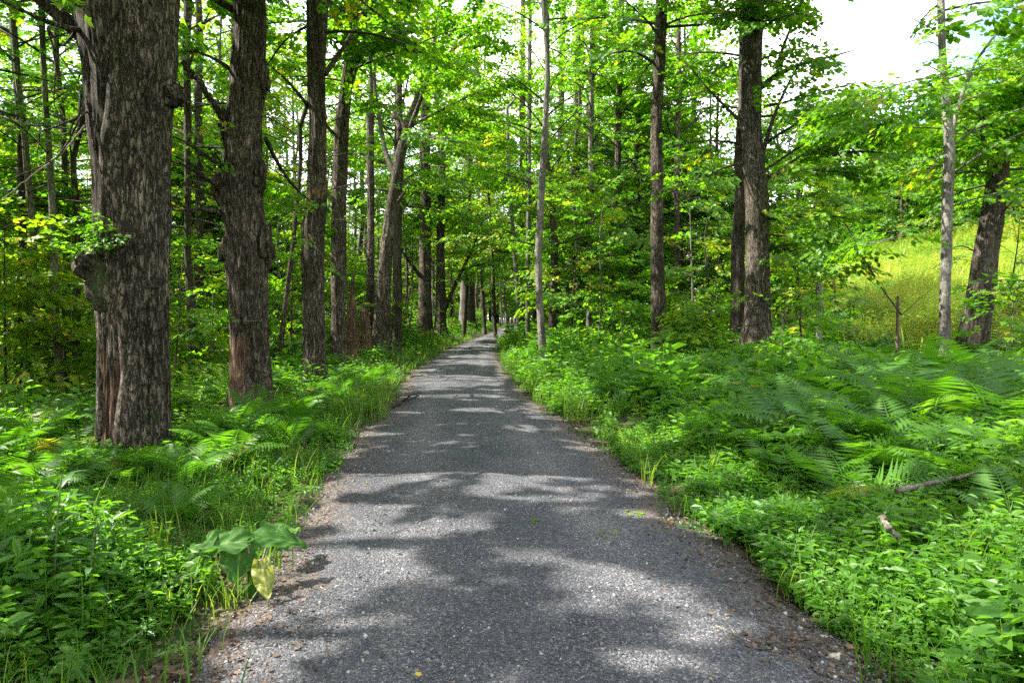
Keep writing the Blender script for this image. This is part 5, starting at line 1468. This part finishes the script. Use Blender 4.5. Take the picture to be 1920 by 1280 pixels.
def debris():
    mb = MB(); g = np.random.default_rng(3)
    tv, tfs = leaf_low()
    c = PG_(1455, 1208, .01); n = 210
    p = c + g.normal(0, 1, (n, 3)) * [.15, .06, .004] + [0, 0, .012]
    scatter(mb, tv, tfs, p, basis(g.normal(0, 1, (n, 3)) * [1, .5, .35]), g.uniform(.008, .030, n), 0, g.uniform(.1, .85, n))
    tag(mb.build('bark_debris', [AUTUMN]), 'small heap of reddish bark flakes on the gravel at lower right', 'debris', kind='stuff')
debris()
def fallen_leaf(label, px, py, size, mat, rnd, seed, n=1):
    g = np.random.default_rng(seed); mb = MB(); tv, tfs = leaf_fine()
    c = PG_(px, py, .015)
    for i in range(n):
        d = np.array([g.normal(0, 1), g.normal(0, 1), .1])
        scatter(mb, tv, tfs, (c + [g.normal(0, .03) * (n > 1), g.normal(0, .03) * (n > 1), .012])[None], basis(d[None], np.array([g.normal(0, .25)])), size * g.uniform(.7, 1.1), 0, np.array([rnd]))
    tag(mb.build('leaf_sprig' if n > 1 else 'fallen_leaf', [mat]), label, 'leaf')
fallen_leaf('bright yellow leaf on the gravel at the bottom of the picture', 782, 1271, .042, AUTUMN, .99, 1)
fallen_leaf('green leaf sprig lying alone in the middle of the gravel', 1000, 975, .045, LEAF, .8, 2, 4)
fallen_leaf('green leaf sprig on the gravel near the right verge', 1190, 966, .06, LEAF, .85, 3, 5)
fallen_leaf('small green leaf sprig on gravel just below the larger right-hand sprig', 1145, 1002, .05, LEAF, .8, 4, 4)
fallen_leaf('pale grey leaf on the gravel at the right below the verge', 1462, 1137, .045, BURDOCK, .9, 5)
fallen_leaf('tan leaf on shaded gravel at the right edge', 1442, 1108, .04, AUTUMN, .5, 6)
fallen_leaf('red-brown leaf on the gravel right of the reddish debris', 1596, 1220, .045, AUTUMN, .8, 7)
fallen_leaf('orange-brown leaf at the lower right corner under the herbs', 1748, 1256, .08, AUTUMN, .86, 8)
fallen_leaf('brown leaf under the herbs at the lower left corner', 345, 1268, .08, AUTUMN, .85, 9)
def pebble(label, px, py, r, mat, seed):
    mb = MB(); c = PG_(px, py, .0); lump_mesh(mb, c + np.array([0, 0, r * .35]), r, (1.3, 1, .7), seed, .25, n=10); tag(mb.build('stone', [mat], smooth=True), label, 'stone')
pebble('pale rounded stone on the gravel at lower right', 1568, 1235, .026, STONE, 1)
pebble('small tan stone at the left of the pale rounded stone', 1545, 1196, .015, STONE, 2)

def post(label, px, py0, py1, w, d, mat, name):
    x = (px - CX) / F * d; gz = float(ground(x, d)); top = H - (py0 - HZ) / F * d
    C = np.array([[x + .01 * math.sin(t * 4), d, t] for t in np.linspace(gz - .2, top, 14)]); rad = np.full(14, w / 2 / F * d); rad[-1] *= .85
    mb = MB(); trunk_mesh(mb, C, rad, 12, .05, .002, int(px), 0); tag(mb.build(name, [mat], smooth=True), label, 'post')
post('short weathered grey fence post in the tall plants beyond the stout maple', 1536, 529, 575, 12, 19, GREYPOST, 'fence_post')
post('thin dark steel fence post left of the slender pale maple', 1683, 555, 610, 5, 15.5, STEEL, 'steel_post')
stick('bare thin dead bough leaning against the dark steel fence post', [P(1585, 420, 15), P(1625, 495, 15), P(1660, 550, 15.2), P(1690, 590, 15.3)], .016, BARK_DARK, forks=[[P(1660, 552, 15.2), P(1620, 600, 15)], [P(1690, 590, 15.3), P(1760, 530, 15)], [P(1625, 495, 15), P(1650, 515, 15), P(1668, 575, 15)]], r1=1.2)
cb = MB(); q = np.array([P(1760, -30, 26) + (P(1450, 215, 42) - P(1760, -30, 26)) * t - np.array([0, 0, .6 * t * (1 - t)]) for t in np.linspace(-.6, 2.6, 40)])
tube(cb, q, .012, 5); tag(cb.build('overhead_cable', [CABLE], smooth=True), 'thin dark cable crossing the open sky at upper right', 'cable')

# ================================================================== sky, sun, camera
W = bpy.data.worlds.new('World'); S.world = W; W.use_nodes = True
nt = W.node_tree; N, L = nt.nodes, nt.links
bg = N['Background']
sky = N.new('ShaderNodeTexSky'); sky.sky_type = 'NISHITA'; sky.sun_disc = False; sky.sun_elevation = EL; sky.sun_rotation = R(-90); sky.air_density = 1.0; sky.dust_density = 1.2
tc = N.new('ShaderNodeTexCoord'); mp = N.new('ShaderNodeMapping'); mp.inputs['Scale'].default_value = (1, 1, 2.2); L.new(tc.outputs['Generated'], mp.inputs[0])
n1 = node(nt, 'ShaderNodeTexNoise', Scale=2.3, Detail=7.0, Roughness=.55, Distortion=.3); L.new(mp.outputs[0], n1.inputs['Vector'])
mr = N.new('ShaderNodeMapRange'); mr.inputs['From Min'].default_value = .36; mr.inputs['From Max'].default_value = .56; L.new(n1.outputs['Fac'], mr.inputs['Value'])
c = mixc(nt, mr.outputs[0], sky.outputs[0], (8.2, 8.3, 8.6))
L.new(c, bg.inputs['Color']); bg.inputs['Strength'].default_value = .122

sl = bpy.data.lights.new('sun', 'SUN'); sl.energy = 5.0; sl.angle = R(.53); sl.color = (1, .95, .86)
so = bpy.data.objects.new('sun', sl); COL.objects.link(so)
from mathutils import Vector
so.rotation_euler = Vector(-SUN).to_track_quat('-Z', 'Y').to_euler(); so.location = (-20, 0, 40)

cam = bpy.data.cameras.new('camera'); cam.sensor_width = 36; cam.lens = 36 * F / 1920; cam.clip_end = 2000; cam.clip_start = .05
cam.shift_y = -(640 - HZ) / 1920
co = bpy.data.objects.new('camera', cam); COL.objects.link(co); co.location = (0, 0, H); co.rotation_euler = (R(90), 0, 0)
S.camera = co
S.render.engine = 'CYCLES'
S.view_settings.view_transform = 'Standard'; S.view_settings.look = 'None'; S.view_settings.exposure = 2.18; S.view_settings.gamma = 1
cy = S.cycles
cy.max_bounces = 7; cy.diffuse_bounces = 4; cy.glossy_bounces = 2; cy.transmission_bounces = 5; cy.transparent_max_bounces = 4
cy.caustics_reflective = False; cy.caustics_refractive = False; cy.sample_clamp_indirect = 6
cy.use_denoising = False; cy.denoiser = 'OPENIMAGEDENOISE'; cy.denoising_input_passes = 'RGB_ALBEDO_NORMAL'; cy.denoising_prefilter = 'ACCURATE'
